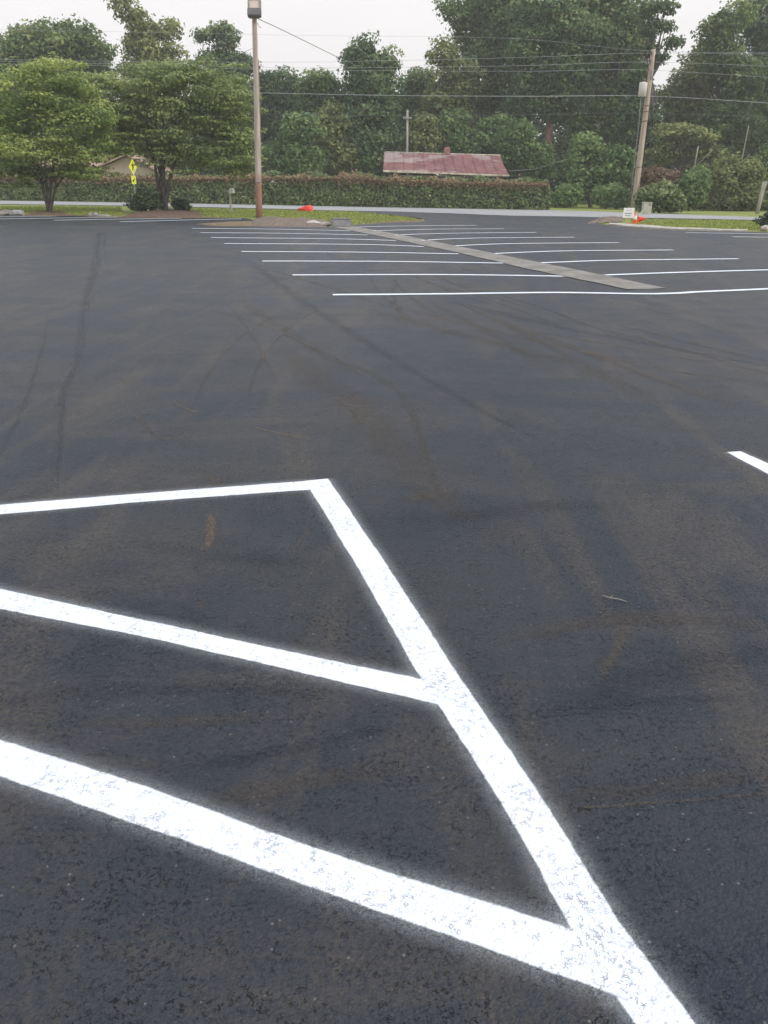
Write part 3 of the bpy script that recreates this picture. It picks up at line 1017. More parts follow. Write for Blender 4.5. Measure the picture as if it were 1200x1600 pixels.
for (x, y, w) in ((1018, 84, .3), (1016, 97, .3), (1012.5, 110, .3), (1008.5, 149, .2)):
    q = P(x, y, PD - .22)
    MB().tube([q + Vector((-.02, .2, -.04)), q, q + Vector((0, 0, .10)), q + Vector((0, 0, .2))], [.03, .05, .07, .03], 8).build('insulator', MAT['brown'], up)
MB().tube([P(1020, 108, PD - .2), P(1018.5, 118, PD - .25), P(1017.5, 124, PD - .25)], [.05, .08, .05], 8).build('fuse_cutout', MAT['greyp'], up)
rng = np.random.default_rng(5)
for yy in (166, 175, 190, 262): MB().tube([P(990 + (327 - yy) * .124, yy, PD), P(990 + (327 - yy) * .124, yy - 1.6, PD)], .235, 12).build('steel_band', MAT['dpole'], up)
MB().tube([P(1001.5, 150, PD - .2), P(998.5, 190, PD - .27), P(988, 280, PD - .3), P(984.5, 325, PD - .3)], .035, 6).build('riser_cable', MAT['dwire'], up)

pc = P(407, 300, 69); pc.z = 0
p2 = empty('utility_pole', pc, 'darker utility pole hidden mostly behind the floodlight pole, beyond the hedge', 'utility pole', UG)
tp2 = P(402, 93, 69)
MB().tube([pc, tp2], [.17, .12], 10).build('pole', MAT['dpole'], p2)
MB().box(P(402, 104, 68.8), (.5, .1, .12)).build('crossarm', MAT['dpole'], p2)

ph = P(636, 300, 84); ph.z = 0
p3 = empty('utility_pole', ph, 'thin distant utility pole with a small crossarm above the rusty red roof', 'utility pole', UG)
MB().tube([ph, P(636.5, 172, 84)], [.15, .11], 8).build('pole', MAT['greyp'], p3)
MB().box(P(636.5, 184, 83.8), (.85, .1, .14)).build('crossarm', MAT['greyp'], p3)
MB().tube([P(632, 181, 83.8), P(632, 184, 83.8)], .07, 6).build('insulator', MAT['brown'], p3)

ps = G(1183, 333)
st = empty('wooden_post', ps, 'short leaning grey wooden post in front of the trees near the right border', 'post')
MB().tube([ps - Vector((0, 0, .2)), P(1188.5, 310, ps.y), P(1194.5, 284, ps.y)], [.14, .13, .13], 10).build('post', MAT['greyp'], st)
MB().box(P(1195, 290, ps.y - .12), (.2, .06, .55), Matrix.Rotation(R(12), 3, 'Y')).build('guard_board', MAT['greyp'], st)


# ------------------------------------------------------------------ wires
def wire(label, pts, r=.009, mat='wire', group='overhead wires along the road', sag=0.0, name='overhead_wire'):
    """pts: (x, y, D) in the photograph; a smooth sagging cable through them"""
    q = [P(*p) for p in pts]
    out = []
    for i in range(len(q) - 1):
        for k in range(10):
            t = k / 10
            a, b_, c_, d_ = q[max(i - 1, 0)], q[i], q[i + 1], q[min(i + 2, len(q) - 1)]
            out.append(.5 * ((2 * b_) + (c_ - a) * t + (2 * a - 5 * b_ + 4 * c_ - d_) * t * t + (3 * b_ - a - 3 * c_ + d_) * t ** 3)
                       - Vector((0, 0, sag * 4 * t * (1 - t))))
    out.append(q[-1])
    o = MB().tube(out, r, 5).build(name, MAT[mat])
    tag(o, label, 'wire', group)


wire('uppermost thin wire crossing the sky, faint, above the other wires', [(-400, 38, 78), (300, 52, 70), (520, 56, 68), (800, 60, 66), (1021, 80, PD - .2), (1300, 82, 58)], .007)
wire('second wire from the top, ending at the head of the leaning utility pole', [(-400, 76, 78), (0, 92.5, 74), (406, 97, 68.8), (600, 95, 67), (820, 89.5, 64), (1016, 83, PD - .2), (1300, 86, 58)])
wire('third wire from the top, crossing the tree crowns just under the second', [(-400, 80, 78), (0, 95.5, 74), (200, 100, 72), (406, 105.5, 68.8), (600, 105.5, 67), (820, 102.5, 64), (1015, 97, PD - .2), (1300, 108, 58)])
wire('fourth wire from the top, just below the third', [(-400, 84, 78), (0, 99.5, 74), (200, 103, 72), (406, 108.5, 68.8), (600, 110.5, 67), (820, 111.5, 64), (1012, 109.5, PD - .2), (1300, 128, 58)])
wire('thick lowest wire running level across the middle of the trees', [(406, 145, 68.8), (600, 149, 67), (820, 150.5, 64), (1007, 150, PD - .2), (1200, 161, 60), (1340, 170, 58)], .016)
wire('faint thin dark cable below the thick lowest wire', [(406, 178, 72), (600, 181, 70), (820, 179.5, 68), (1003, 177, PD + .5), (1300, 186, 60)], .010, 'dwire')
wire('dark cable sloping down from the floodlight pole head to the treetops', [(402, 27, D), (407, 31, D), (433, 43, D + 2), (470, 61, D + 5), (533, 92, D + 12), (560, 104, D + 16)], .018, 'dwire', None)
wire('thin service wire slanting up to the right from the rusty house eave', [(795, 267, 73), (840, 263, 73), (880, 250, 75), (960, 230, 76)], .012, 'wire', None)

# ------------------------------------------------------------------ mailbox
m0 = G(361, 331.5)
mbx = empty('mailbox', m0, 'white roadside mailbox on a grey post, in front of the hedge', 'mailbox')
MB().box(m0 + Vector((0, 0, .45)), (.10, .10, 1.1)).build('post', MAT['greyp'], mbx)
MB().box(m0 + Vector((0, .05, .99)), (.12, .5, .06)).build('arm', MAT['greyp'], mbx)
bx = MB()
vs, k = [], 10
for yy in (-.05, .45):
    prof = [(-.105, 0), (.105, 0), (.105, .13)] + [(.105 * math.cos(a), .13 + .105 * math.sin(a)) for a in [math.pi * i / k for i in range(1, k)]] + [(-.105, .13)]
    vs += [m0 + Vector((.07 + x * 1.2, yy, 1.02 + z_ * 1.15)) for x, z_ in prof]
L = len(vs) // 2
bx.add(vs, [tuple(range(L))[::-1], tuple(range(L, 2 * L))] + [(i, (i + 1) % L, L + (i + 1) % L, L + i) for i in range(L)])
bb = bx.build('box', MAT['mail'], mbx)
dd = MB().box(m0 + Vector((.07, -.062, 1.13)), (.22, .02, .2), None, .02).build('door', MAT['mail'], None)
dd.data.transform(Matrix.Translation(m0).inverted()); dd.parent = bb
MB().tube([m0 + Vector((-.17, -.1, 1.10)), m0 + Vector((-.17, .3, 1.10))], .085, 12).build('newspaper_tube', MAT['greyp'], mbx)

# ------------------------------------------------------------------ crossing sign
sb = G(210.5, 317)
D2 = sb.y
rz = R(76)
cs = empty('crossing_sign', sb, 'yellow-green pedestrian crossing sign seen nearly edge-on on a thin metal post', 'road sign')
MB().tube([sb, P(209, 262, D2)], .035, 8).build('post', MAT['metal'], cs)
Rz = Matrix.Rotation(rz, 3, 'Z')


def on_sign(c, pts, y0, th=.006):
    """thin plate from an outline in the sign's own plane"""
    m_ = MB(); n_ = len(pts)
    f = [c + Rz @ Vector((x, y0, z_)) for x, z_ in pts] + [c + Rz @ Vector((x, y0 + th, z_)) for x, z_ in pts]
    m_.add(f, [tuple(range(n_)), tuple(range(n_, 2 * n_))[::-1]] + [(i, (i + 1) % n_, n_ + (i + 1) % n_, n_ + i) for i in range(n_)])
    return m_


zc_ = P(208, 261, D2).z
c = Vector((P(207.3, 262, D2).x, D2 - .05, zc_))
K = .58
dia = on_sign(c, [(0, -K), (K, 0), (0, K), (-K, 0)], -.04).build('diamond_panel', MAT['yellow'], cs)
# the dark walking figure (simple standard symbol)
fig = on_sign(c, [(-0.046, 0.277), (0.046, 0.277), (0.046, 0.370), (-0.046, 0.370)], -.05)
for part in ([(-0.086, 0.033), (0.086, 0.033), (0.099, 0.238), (-0.079, 0.238)], [(-0.086, 0.033), (0.000, 0.033), (-0.066, -0.264), (-0.158, -0.264)], [(0.000, 0.033), (0.086, 0.033), (0.178, -0.238), (0.092, -0.264)],
             [(0.086, 0.224), (0.099, 0.172), (0.211, 0.040), (0.244, 0.073)], [(-0.079, 0.224), (-0.086, 0.158), (-0.211, 0.026), (-0.238, 0.066)]):
    s_ = on_sign(c, part, -.05); fig.add(s_.v, s_.f)
g = fig.build('walking_figure', MAT['black'], None); g.data.transform(Matrix.Translation(sb).inverted()); g.parent = dia
c2 = Vector((P(208.6, 281, D2).x, D2 - .05, P(208.6, 281, D2).z))
pl = on_sign(c2, [(-.32, -.30), (.32, -.30), (.32, .30), (-.32, .30)], -.04).build('arrow_plaque', MAT['yellow'], cs)
ar = on_sign(c2, [(-.22, -.10), (-.06, -.20), (-.06, -.12), (.20, .04), (.18, .12), (-.10, -.02), (-.12, .06)], -.05)
g = ar.build('arrow', MAT['black'], None); g.data.transform(Matrix.Translation(sb).inverted()); g.parent = pl

# ------------------------------------------------------------------ small white sign, cones, box
s0 = G(982, 347)
Ds = s0.y
ws = empty('yard_sign', s0, 'small white square sign with three lines of print at the foot of the leaning pole', 'sign')
cc = P(982.3, 332.8, Ds)
wd = (P(990.8, 333, Ds) - P(974, 333, Ds)).length
ht = (P(982, 325, Ds) - P(982, 340.8, Ds)).length
pan = MB().box(cc, (wd, .025, ht), None, .006).build('panel', MAT['white'], ws)
rr = random.Random(3)
for (zz, hh, w0, w1, gap) in ((.125, .022, -.15, .13, .016), (-.02, .060, -.20, .19, .012), (-.125, .042, -.17, .16, .014)):
    x = w0; tx = MB(); tx.box(cc + Vector(((w0 + w1) / 2, -.0135, zz)), (w1 - w0, .002, hh * .25))
    while x < w1:
        w = rr.uniform(.018, .032)
        tx.box(cc + Vector((x + w / 2, -.015, zz)), (w, .004, hh * rr.uniform(.85, 1.0)))
        x += w + gap * rr.choice((.7, .7, .7, 2.4))
    g = tx.build('print_line', MAT['text'], None); g.data.transform(Matrix.Translation(s0).inverted()); g.parent = pan
for sx in (-.16, .16):
    MB().tube([Vector((cc.x + sx, Ds + .02, 0)), Vector((cc.x + sx, Ds + .02, cc.z + .1))], .008, 6).build('leg', MAT['metal'], ws)


def cone_mesh(h, r):
    body = MB(); 
    body.tube([(0, 0, .03), (0, 0, h * .36), (0, 0, h * .70), (0, 0, h)], [r, r * .70, r * .42, r * .16], 18, True)
    band = MB().tube([(0, 0, h * .37), (0, 0, h * .69)], [r * .72, r * .445], 18, False)
    base = MB().box((0, 0, .016), (r * 2.9, r * 2.9, .032), None, .008)
    return body, band, base


def cone(p, h, r, label, matn, rot=(0, 0, 0)):
    t_ = empty('traffic_cone', p, label, 'traffic cone', 'orange traffic cones by the white sign')
    t_.rotation_euler = rot
    a, b_, c_ = cone_mesh(h, r)
    a.build('body', MAT[matn], t_, False); b_.build('reflective_band', MAT['band' if matn == 'orange' else 'redp'], t_, False); c_.build('base', MAT['orange'], t_, False)
    return t_


cone(G(991.5, 348.6), .50, .12, 'upright orange traffic cone with a pale band beside the white sign', 'orange')
cf = G(996, 348.3); cf.z = .15
cone(cf, .36, .15, 'fallen orange-red traffic cone lying on the grass right of the upright cone', 'redp', (R(8), R(76), R(-8)))

# crumpled red thing on the verge
rp = G(478, 330)
bm = bmesh.new()
bmesh.ops.create_icosphere(bm, subdivisions=4, radius=.5)
for v in bm.verts:
    k = 1 + .22 * mnoise.noise(v.co * 3.1) + .10 * mnoise.noise(v.co * 8)
    x = v.co.x
    taper = .55 + .45 * max(-1, min(1, (x + .15) * 2.0)) * .9
    v.co = Vector((x * 1.0, v.co.y * .55 * max(.22, taper), max(-.32, v.co.z) * .62 * max(.22, taper))) * k
me = bpy.data.meshes.new('red_bag'); bm.to_mesh(me); bm.free(); smooth(me)
o = link('red_bag', me, MAT['redp']); o.location = (rp.x, rp.y, .10)
tag(o, 'crumpled bright red plastic bag lying on the grass verge, right of the floodlight pole', 'bag')

# pale green utility box with a slanted brace
ub = G(1009, 334.5)
Du = ub.y
t = empty('utility_box', ub, 'pale green utility cabinet beside the flat-topped bush, slanting guard leaning on it', 'utility box')
def face(m_, pts, D0, th):
    f = [P(x, y, D0) for x, y in pts]; f2 = [p + Vector((0, th, 0)) for p in f]
    n_ = len(f)
    m_.add(f + f2, [tuple(range(n_)), tuple(range(n_, 2 * n_))[::-1]] + [(i, (i + 1) % n_, n_ + (i + 1) % n_, n_ + i) for i in range(n_)])
    return m_
cab = face(MB(), [(1004.5, 335.5), (1017, 335.2), (1019.3, 317.5), (1006.8, 317)], Du, .45).build('cabinet', MAT['pedgreen'], t)
face(MB(), [(1006.3, 317), (1019.8, 317.6), (1020, 316.2), (1006.6, 315.6)], Du - .03, .52).build('cap', MAT['pedgreen'], t)
face(MB(), [(1014.8, 321.5), (1016.6, 321.5), (1016.8, 319), (1015, 319)], Du - .02, .02).build('latch', MAT['dwire'], t)
face(MB(), [(999, 335.2), (1002, 335.4), (1010, 327), (1007.8, 325.2)], Du - .12, .10).build('guard', MAT['pedgreen'], t)

# ------------------------------------------------------------------ houses
hr = empty('farmhouse', P(697, 300, 78) * 1.0, 'low old house behind the hedge with a long rusty red tin roof and small chimney', 'house')
hr.location.z = 0
rv = MB()
nr = 24
Ap, Bp = P(600.5, 238, 80), P(782.5, 243.2, 80)
ridge = [Ap.lerp(Bp, i / nr) for i in range(nr + 1)]
e0, e1 = P(598.5, 265.5, 76.3), P(796, 273.2, 76.3)
rows = 8
vs = []
for j in range(rows + 1):
    t_ = j / rows
    for i in range(nr + 1):
        u = i / nr
        # bell-cast curve towards the eave
        x0 = Ap.x + (Bp.x - Ap.x) * u; x1 = e0.x + (e1.x - e0.x) * u
        xx = x0 + (x1 - x0) * (t_ ** 1.8)
        y_ = 80 + (76.3 - 80) * t_
        zr = ridge[i].z; ze = e0.z + (e1.z - e0.z) * u
        zz = zr + (ze - zr) * (t_ * 1.12 - .12 * t_ * t_)
        vs.append((xx, y_, zz + .012 * math.sin(i * math.pi)))
back = [(v[0], 160 - v[1], v[2]) for v in vs]
W = nr + 1
fs = [(j * W + i, j * W + i + 1, (j + 1) * W + i + 1, (j + 1) * W + i) for j in range(rows) for i in range(nr)]
rv.add(vs, fs)
rv.add(back, [f[::-1] for f in fs])
roofo = rv.build('roof', MAT['roof'], hr)
# standing seams are low ribs on the sheet
sm_ = MB()
for i in range(0, nr + 1, 2):
    line = [Vector(vs[j * W + i]) + Vector((0, -.01, .02)) for j in range(rows + 1)]
    sm_.tube(line, .018, 4, False)
g = sm_.build('roof_seam', MAT['roof'], None); g.data.transform(Matrix.Translation(hr.location).inverted()); g.parent = roofo
cap = MB().tube([ridge[0] + Vector((0, 0, .03)), ridge[-1] + Vector((0, 0, .03))], .05, 6).build('ridge_cap', MAT['fascia'], None)
cap.data.transform(Matrix.Translation(hr.location).inverted()); cap.parent = roofo
ch = MB().box(P(698.5, 238, 80) , (.52, .5, .9), None, .01)
ch.box(P(699, 231.8, 80), (.42, .42, .14), None, .02)
g = ch.build('chimney', MAT['brick'], None); g.data.transform(Matrix.Translation(hr.location).inverted()); g.parent = roofo
fa = MB()
a0, a1 = Vector((e0.x, 76.25, e0.z - .09)), Vector((e1.x, 76.25, e1.z - .07))
vv = [a0 + Vector((0, 0, .09)), a1 + Vector((0, 0, .07)), a1 + Vector((0, 0, -.06)), a0 + Vector((0, 0, -.08))]
fa.add(vv + [v + Vector((0, .05, 0)) for v in vv], [(3, 2, 1, 0), (4, 5, 6, 7), (0, 1, 5, 4), (2, 3, 7, 6), (1, 2, 6, 5), (3, 0, 4, 7)])
fa.build('fascia', MAT['fascia'], hr)
wl = e0.x + .5; wr = e1.x - .8
wz = min(e0.z, e1.z) - .14
wm = MB()
wm.box(((wl + wr) / 2, 80, wz / 2), (wr - wl, 6.6, wz))
for sx in (wl + .1, wr - .1):          # gable triangles
    zt = ridge[0].z - .25
    wm.add([(sx - .05, 76.9, wz), (sx - .05, 83.1, wz), (sx - .05, 80, zt), (sx + .05, 76.9, wz), (sx + .05, 83.1, wz), (sx + .05, 80, zt)],
           [(0, 1, 2), (5, 4, 3), (0, 2, 5, 3), (1, 4, 5, 2), (0, 3, 4, 1)])
wm.build('wall', MAT['clapb'], hr)
for x in (690, 733, 752, 768):
    p_ = P(x, 282, 76.66)
    wi = MB().box((p_.x, 76.68, 1.75), (.95, .06, 1.35)).build('window', MAT['trim'], hr)
    g = MB().box((p_.x, 76.64, 1.75), (.8, .03, 1.2)).build('pane', MAT['glass'], None)
    g.data.transform(Matrix.Translation(hr.location).inverted()); g.parent = wi
pd = P(715, 282, 76.66)
MB().box((pd.x, 76.66, 1.05), (.9, .08, 2.05)).build('door', MAT['dpole'], hr)

hb = P(190, 300, 80); hb.z = 0
ht_ = empty('tan_house', hb, 'tan house with a gabled wall, mostly hidden behind the hedge and left parking lot trees', 'house')
x0, x1 = P(150, 260, 80).x, P(240, 260, 80).x
zt = P(190, 266, 80).z
apx = P(198, 243, 80)
wm = MB()
wm.add([(x0, 80, 0), (x1, 80, 0), (x1, 80, zt), (apx.x, 80, apx.z - .1), (x0, 80, zt)] + [(x0, 90, 0), (x1, 90, 0), (x1, 90, zt), (apx.x, 90, apx.z - .1), (x0, 90, zt)],
       [(0, 1, 2, 3, 4), (9, 8, 7, 6, 5), (0, 5, 6, 1), (1, 6, 7, 2), (2, 7, 8, 3), (3, 8, 9, 4), (4, 9, 5, 0)])
wm.build('wall', MAT['tan'], ht_)
rf = MB()
for (xa, za, s_) in ((x0 - .5, zt - .1, 1), (x1 + .5, zt - .1, -1)):
    q = [Vector((xa, 79.5, za)), Vector((apx.x, 79.5, apx.z)), Vector((apx.x, 90.5, apx.z)), Vector((xa, 90.5, za))]
    rf.add(q + [v + Vector((0, 0, .14)) for v in q], [(0, 1, 2, 3), (7, 6, 5, 4), (0, 4, 5, 1), (1, 5, 6, 2), (2, 6, 7, 3), (3, 7, 4, 0)])
rf.build('roof', MAT['peach'], ht_)
# lower wing with a shallow pinkish roof to the left
xl = P(60, 260, 82).x
MB().box(((xl + x0) / 2 - .1, 84, 1.25), (x0 - xl, 6, 2.5)).build('side_wing', MAT['tan'], ht_)
q = [Vector((xl - .4, 80.6, 2.52)), Vector((x0 - .03, 80.6, 2.52)), Vector((x0 - .03, 84, 3.9)), Vector((xl - .4, 84, 3.9))]
q2 = [Vector((v.x, 168 - v.y, v.z)) for v in q]
rf = MB()
rf.add(q + [v + Vector((0, 0, .1)) for v in q], [(3, 2, 1, 0), (4, 5, 6, 7), (0, 1, 5, 4), (1, 2, 6, 5), (2, 3, 7, 6), (3, 0, 4, 7)])
rf.add(q2 + [v + Vector((0, 0, .1)) for v in q2], [(3, 2, 1, 0), (4, 5, 6, 7), (0, 1, 5, 4), (1, 2, 6, 5), (2, 3, 7, 6), (3, 0, 4, 7)])
rf.build('wing_roof', MAT['peach'], ht_)


# ------------------------------------------------------------------ hedge
def hedge():
    rng = np.random.default_rng(11)
    fr = [(-220, 306), (0, 312.5), (200, 316), (400, 319.5), (600, 323), (750, 326), (853, 328)]
    tp = [(-220, 264), (0, 276), (100, 278), (250, 279), (400, 278), (560, 278), (600, 281), (720, 285), (790, 287), (853, 287)]
    base = [G(*p) for p in fr]
    def top_h(px):
        for i in range(len(tp) - 1):
            if tp[i][0] <= px <= tp[i + 1][0]:
                t = (px - tp[i][0]) / (tp[i + 1][0] - tp[i][0]); return tp[i][1] * (1 - t) + tp[i + 1][1] * t
        return tp[-1][1]
    # dense samples along the front line
    S = []
    for i in range(len(fr) - 1):
        for k in range(40):
            t = k / 40
            px = fr[i][0] + (fr[i + 1][0] - fr[i][0]) * t
            p = base[i].lerp(base[i + 1], t)
            S.append((p.x, p.y, P(px, top_h(px), p.y + .5).z))
    S.append((base[-1].x, base[-1].y, P(853, 286, base[-1].y + .5).z))
    S = np.array(S)
    seg = np.r_[0, np.cumsum(np.linalg.norm(np.diff(S[:, :2], axis=0), axis=1))]
    L = seg[-1]
    def at(u):
        return np.stack([np.interp(u, seg, S[:, k]) for k in range(3)], 1)
    thick = 2.2
    h = empty('hedge', (S[len(S) // 2][0], S[len(S) // 2][1], 0), 'long clipped hedge with reddish new shoots on top, across the road', 'hedge')
    leaf = .17
    # front face, top and right end
    def n_wob(u, z_):
        return np.array([.22 * mnoise.noise(Vector((a * .8, b_ * 1.1, 3))) + .10 * mnoise.noise(Vector((a * 2.7, b_ * 2.7, 9))) for a, b_ in zip(u, z_)])
    nf = int(L * 2.3 / (leaf ** 2 * .55) * 1.35)
    u = rng.uniform(0, L, nf); f = rng.uniform(0.0, 1.03, nf)
    q = at(u); zz = q[:, 2] * f
    dep = rng.exponential(.10, nf)
    rnd_ = np.clip((f - .78) / .22, 0, 1) ** 2 * .7
    C1 = np.stack([q[:, 0], q[:, 1] + dep + n_wob(u, zz) + rnd_, zz + .02], 1)
    N1 = np.stack([rng.normal(0, .5, nf), -1 + rng.normal(0, .45, nf), .35 + rng.normal(0, .5, nf)], 1)
    cn = np.array([mnoise.noise(Vector((a * 1.6, b_ * 2.2, 1))) for a, b_ in zip(u, zz)])
    T1 = .52 + .35 * cn + rng.normal(0, .2, nf)
    nt_ = int(L * thick / (leaf ** 2 * .55) * .9)
    u2 = rng.uniform(0, L, nt_); q2 = at(u2); w2 = rng.uniform(0, thick, nt_)
    bumpz = np.array([.10 + .55 * mnoise.noise(Vector((a * .5, b_ * .8, 7))) for a, b_ in zip(u2, w2)])
    C2 = np.stack([q2[:, 0], q2[:, 1] + w2, q2[:, 2] + bumpz - rng.exponential(.08, nt_)], 1)
    N2 = rng.normal(0, .5, (nt_, 3)) + [0, -.2, 1]
    T2 = .5 + rng.normal(0, .2, nt_)
    ne = int(thick * 2.2 / (leaf ** 2 * .55) * 2.2)
    we = rng.uniform(0, thick, ne); fe = rng.uniform(0, 1, ne)
    e = S[-1]
    C3 = np.stack([e[0] + .25 * np.sin(we / thick * math.pi) + rng.normal(0, .12, ne) - .25 * fe ** 4, e[1] + we, e[2] * fe], 1)
    N3 = rng.normal(0, .45, (ne, 3)) + [1, -.3, .2]
    T3 = .42 + rng.normal(0, .2, ne)
    C = np.concatenate([C1, C2, C3]); N = np.concatenate([N1, N2, N3]); T_ = np.concatenate([T1, T2, T3])
    me = leaves_mesh('foliage', C, N, leaf * rng.uniform(.6, 1.4, len(C)), T_, rng)
    link('foliage', me, MAT['hedge'], h)
    # new growth
    ns = 60000
    u = rng.uniform(0, L, ns); q = at(u)
    amp = np.array([.5 + .9 * mnoise.noise(Vector((a * .35, 0, 21))) + .6 * mnoise.noise(Vector((a * 1.4, 0, 2))) for a in u])
    amp = np.clip(amp, .12, 1.2)
    w = rng.uniform(-.12, thick, ns)
    hgt = rng.exponential(.13, ns) * amp
    front = rng.random(ns) < .26
    w = np.where(front, rng.uniform(-.2, .15, ns), w)
    zz = np.where(front, q[:, 2] - rng.exponential(.13, ns) * (.3 + amp), q[:, 2] + hgt - .06)
    C = np.stack([q[:, 0], q[:, 1] + w + np.where(front, .1, 0), zz], 1)
    N = rng.normal(0, .8, (ns, 3)) + [0, -.6, .2]
    me = leaves_mesh('new_shoots', C, N, rng.uniform(.07, .17, ns), .45 + rng.normal(0, .28, ns), rng, 2.2)
    link('new_shoots', me, MAT['shoots'], h)
    # woody, shaded inside
    mb = MB()
    for i in range(0, len(S) - 1, 6):
        a, b_ = S[i], S[min(i + 6, len(S) - 1)]
        z0, z1 = a[2] - .35, b_[2] - .35
        v = [(a[0], a[1] + .45, 0), (b_[0], b_[1] + .45, 0), (b_[0], b_[1] + 1.7, 0), (a[0], a[1] + 1.7, 0)]
        mb.add(v + [(p[0], p[1], z0 if k in (0, 3) else z1) for k, p in enumerate(v)], [(0, 1, 5, 4), (2, 3, 7, 6), (4, 5, 6, 7)])
    mb.build('woody_core', MAT['bark'], h)


hedge()


# ------------------------------------------------------------------ parking lot trees
def dogwood(label, basepx, lobes_px, seed, mat, r0, stems, name='dogwood_tree'):
    b = G(*basepx)
    D = b.y
    t = empty(name, b, label, 'tree', 'leafy trees in the mulch beds at the lot edge')
    rng = np.random.default_rng(seed)
    cl = []
    cents = []
    for lb in lobes_px:
        dd = D + lb[5] if len(lb) > 5 else D
        c = P(lb[0], lb[1], dd)
        rx = (P(lb[0] + lb[2], lb[1], dd) - c).length; rz = (P(lb[0], lb[1] + lb[3], dd) - c).length
        cents.append(c)
        n = int(rx * rz * 7.5) + 4
        for i in range(n):
            d = unit(rng, 1)[0] * rng.uniform(.25, 1.0) ** .5
            p = np.array([c.x + d[0] * rx, c.y + d[1] * min(rx, 2.6), c.z + d[2] * rz])
            a = rng.uniform(.35, .9)
            cl.append([*p, a, a, a * rng.uniform(.25, .6), lb[4] + .06 + rng.normal(0, .16)])
        for i in range(9):                       # feathery tips reaching past the crown
            an = rng.uniform(0, 2 * math.pi)
            a = rng.uniform(.25, .5)
            cl.append([c.x + math.cos(an) * rx * 1.12, c.y + rng.uniform(-2, 2), c.z + math.sin(an) * rz * 1.05, a * 1.6, a, a * .3, lb[4] + .1])
    cl = np.array(cl)
    C, N, S, T = clump_leaves(cl, .135, .40, rng)
    N = N * [1, 1, .8] + [0, -.1, .5]
    me = leaves_mesh('crown', C, N, S, T, rng)
    link('crown', me, MAT[mat], t)
    mb = MB()
    for (tx_, ty, k) in stems:
        fk = P(tx_, ty, D)
        near = sorted(range(len(cl)), key=lambda i: abs(cl[i][0] - fk.x - (fk.x - b.x) * .8) + rng.uniform(0, 3))[:5]
        limbs(mb, b + Vector((rng.normal() * .06, rng.normal() * .06, -.1)), fk, [cl[i][:3] for i in near], r0 * k, rng)
    mb.build('trunk', MAT['bark'], t)


dogwood('yellow-green tree with several stems at the far left lot edge', (75, 332),
        [(20, 140, 75, 38, .62), (85, 125, 60, 28, .62), (120, 155, 45, 28, .5), (-10, 190, 60, 32, .42), (60, 185, 50, 30, .34), (130, 195, 45, 28, .45),
         (30, 228, 60, 16, .72, -1.5), (85, 250, 60, 22, .40), (10, 258, 55, 18, .38), (135, 225, 40, 20, .45), (120, 268, 38, 10, .38), (40, 275, 45, 16, .3), (-70, 170, 60, 60, .45),
         (-60, 250, 60, 30, .4), (128, 247, 24, 9, .5)],
        21, 'dog', .115, [(66, 288, .8), (80, 285, .75), (88, 292, .55), (72, 270, .6)])
dogwood('broad green tree with one dark trunk in the mulch bed left of the floodlight pole', (256, 331),
        [(230, 125, 60, 28, .50), (300, 135, 62, 32, .42), (200, 165, 48, 30, .5), (345, 120, 35, 22, .5), (350, 165, 40, 28, .42), (262, 175, 60, 32, .46),
         (180, 205, 40, 24, .5), (230, 215, 55, 28, .42), (300, 215, 55, 30, .38), (362, 210, 32, 24, .5), (188, 228, 32, 8, .52), (350, 245, 40, 18, .42),
         (290, 250, 50, 18, .3), (255, 140, 70, 26, .55, 1.5), (372, 262, 20, 8, .4), (165, 180, 28, 20, .5), (168, 140, 26, 22, .55), (375, 150, 22, 26, .52), (378, 225, 20, 22, .5), (165, 215, 22, 16, .5), (325, 180, 50, 30, .5), (270, 112, 45, 16, .55)],
        22, 'dog2', .16, [(252, 275, 1.0), (256, 240, .7), (243, 262, .6), (270, 262, .7)])
# dead twiggy limb of the second tree is part of the picture: pale twigs inside the crown
# shrubs on the mulch bed


def shrub(name, label, D, lobes_px, mat, seed, leaf=.12, cr=.3, dens=.8, flat=.8, cat='shrub', group=None, core=.9, bx=None, deep=.9):
    c0 = P(lobes_px[0][0], 300, D)
    t = empty(name, (c0.x, D, 0), label, cat, group)
    rng = np.random.default_rng(seed)
    L = []
    for lb in lobes_px:
        c = P(lb[0], lb[1], D)
        rx = (P(lb[0] + lb[2], lb[1], D) - c).length; rz = (P(lb[0], lb[1] + lb[3], D) - c).length
        L.append(((c.x, D + rng.uniform(-.1, .1) * rx, c.z), rx, rx * deep, rz, lb[4] if len(lb) > 4 else .45))
    foliage('foliage', L, cr, leaf, dens, MAT[mat], t, seed, flat, 1.3, core)
    mb = MB()
    for l in L:
        for k in range(4):
            e = Vector(l[0]) + Vector((rng.normal() * l[1] * .4, rng.normal() * l[1] * .3, l[3] * .3))
            mb.tube([Vector((l[0][0] * .7 + c0.x * .3, D, -.05)), e.lerp(Vector((c0.x, D, 0)), .5) + Vector((0, 0, .1)), e], [.04, .03, .012], 5)
    mb.build('stem', MAT['bark'], t)
    return t


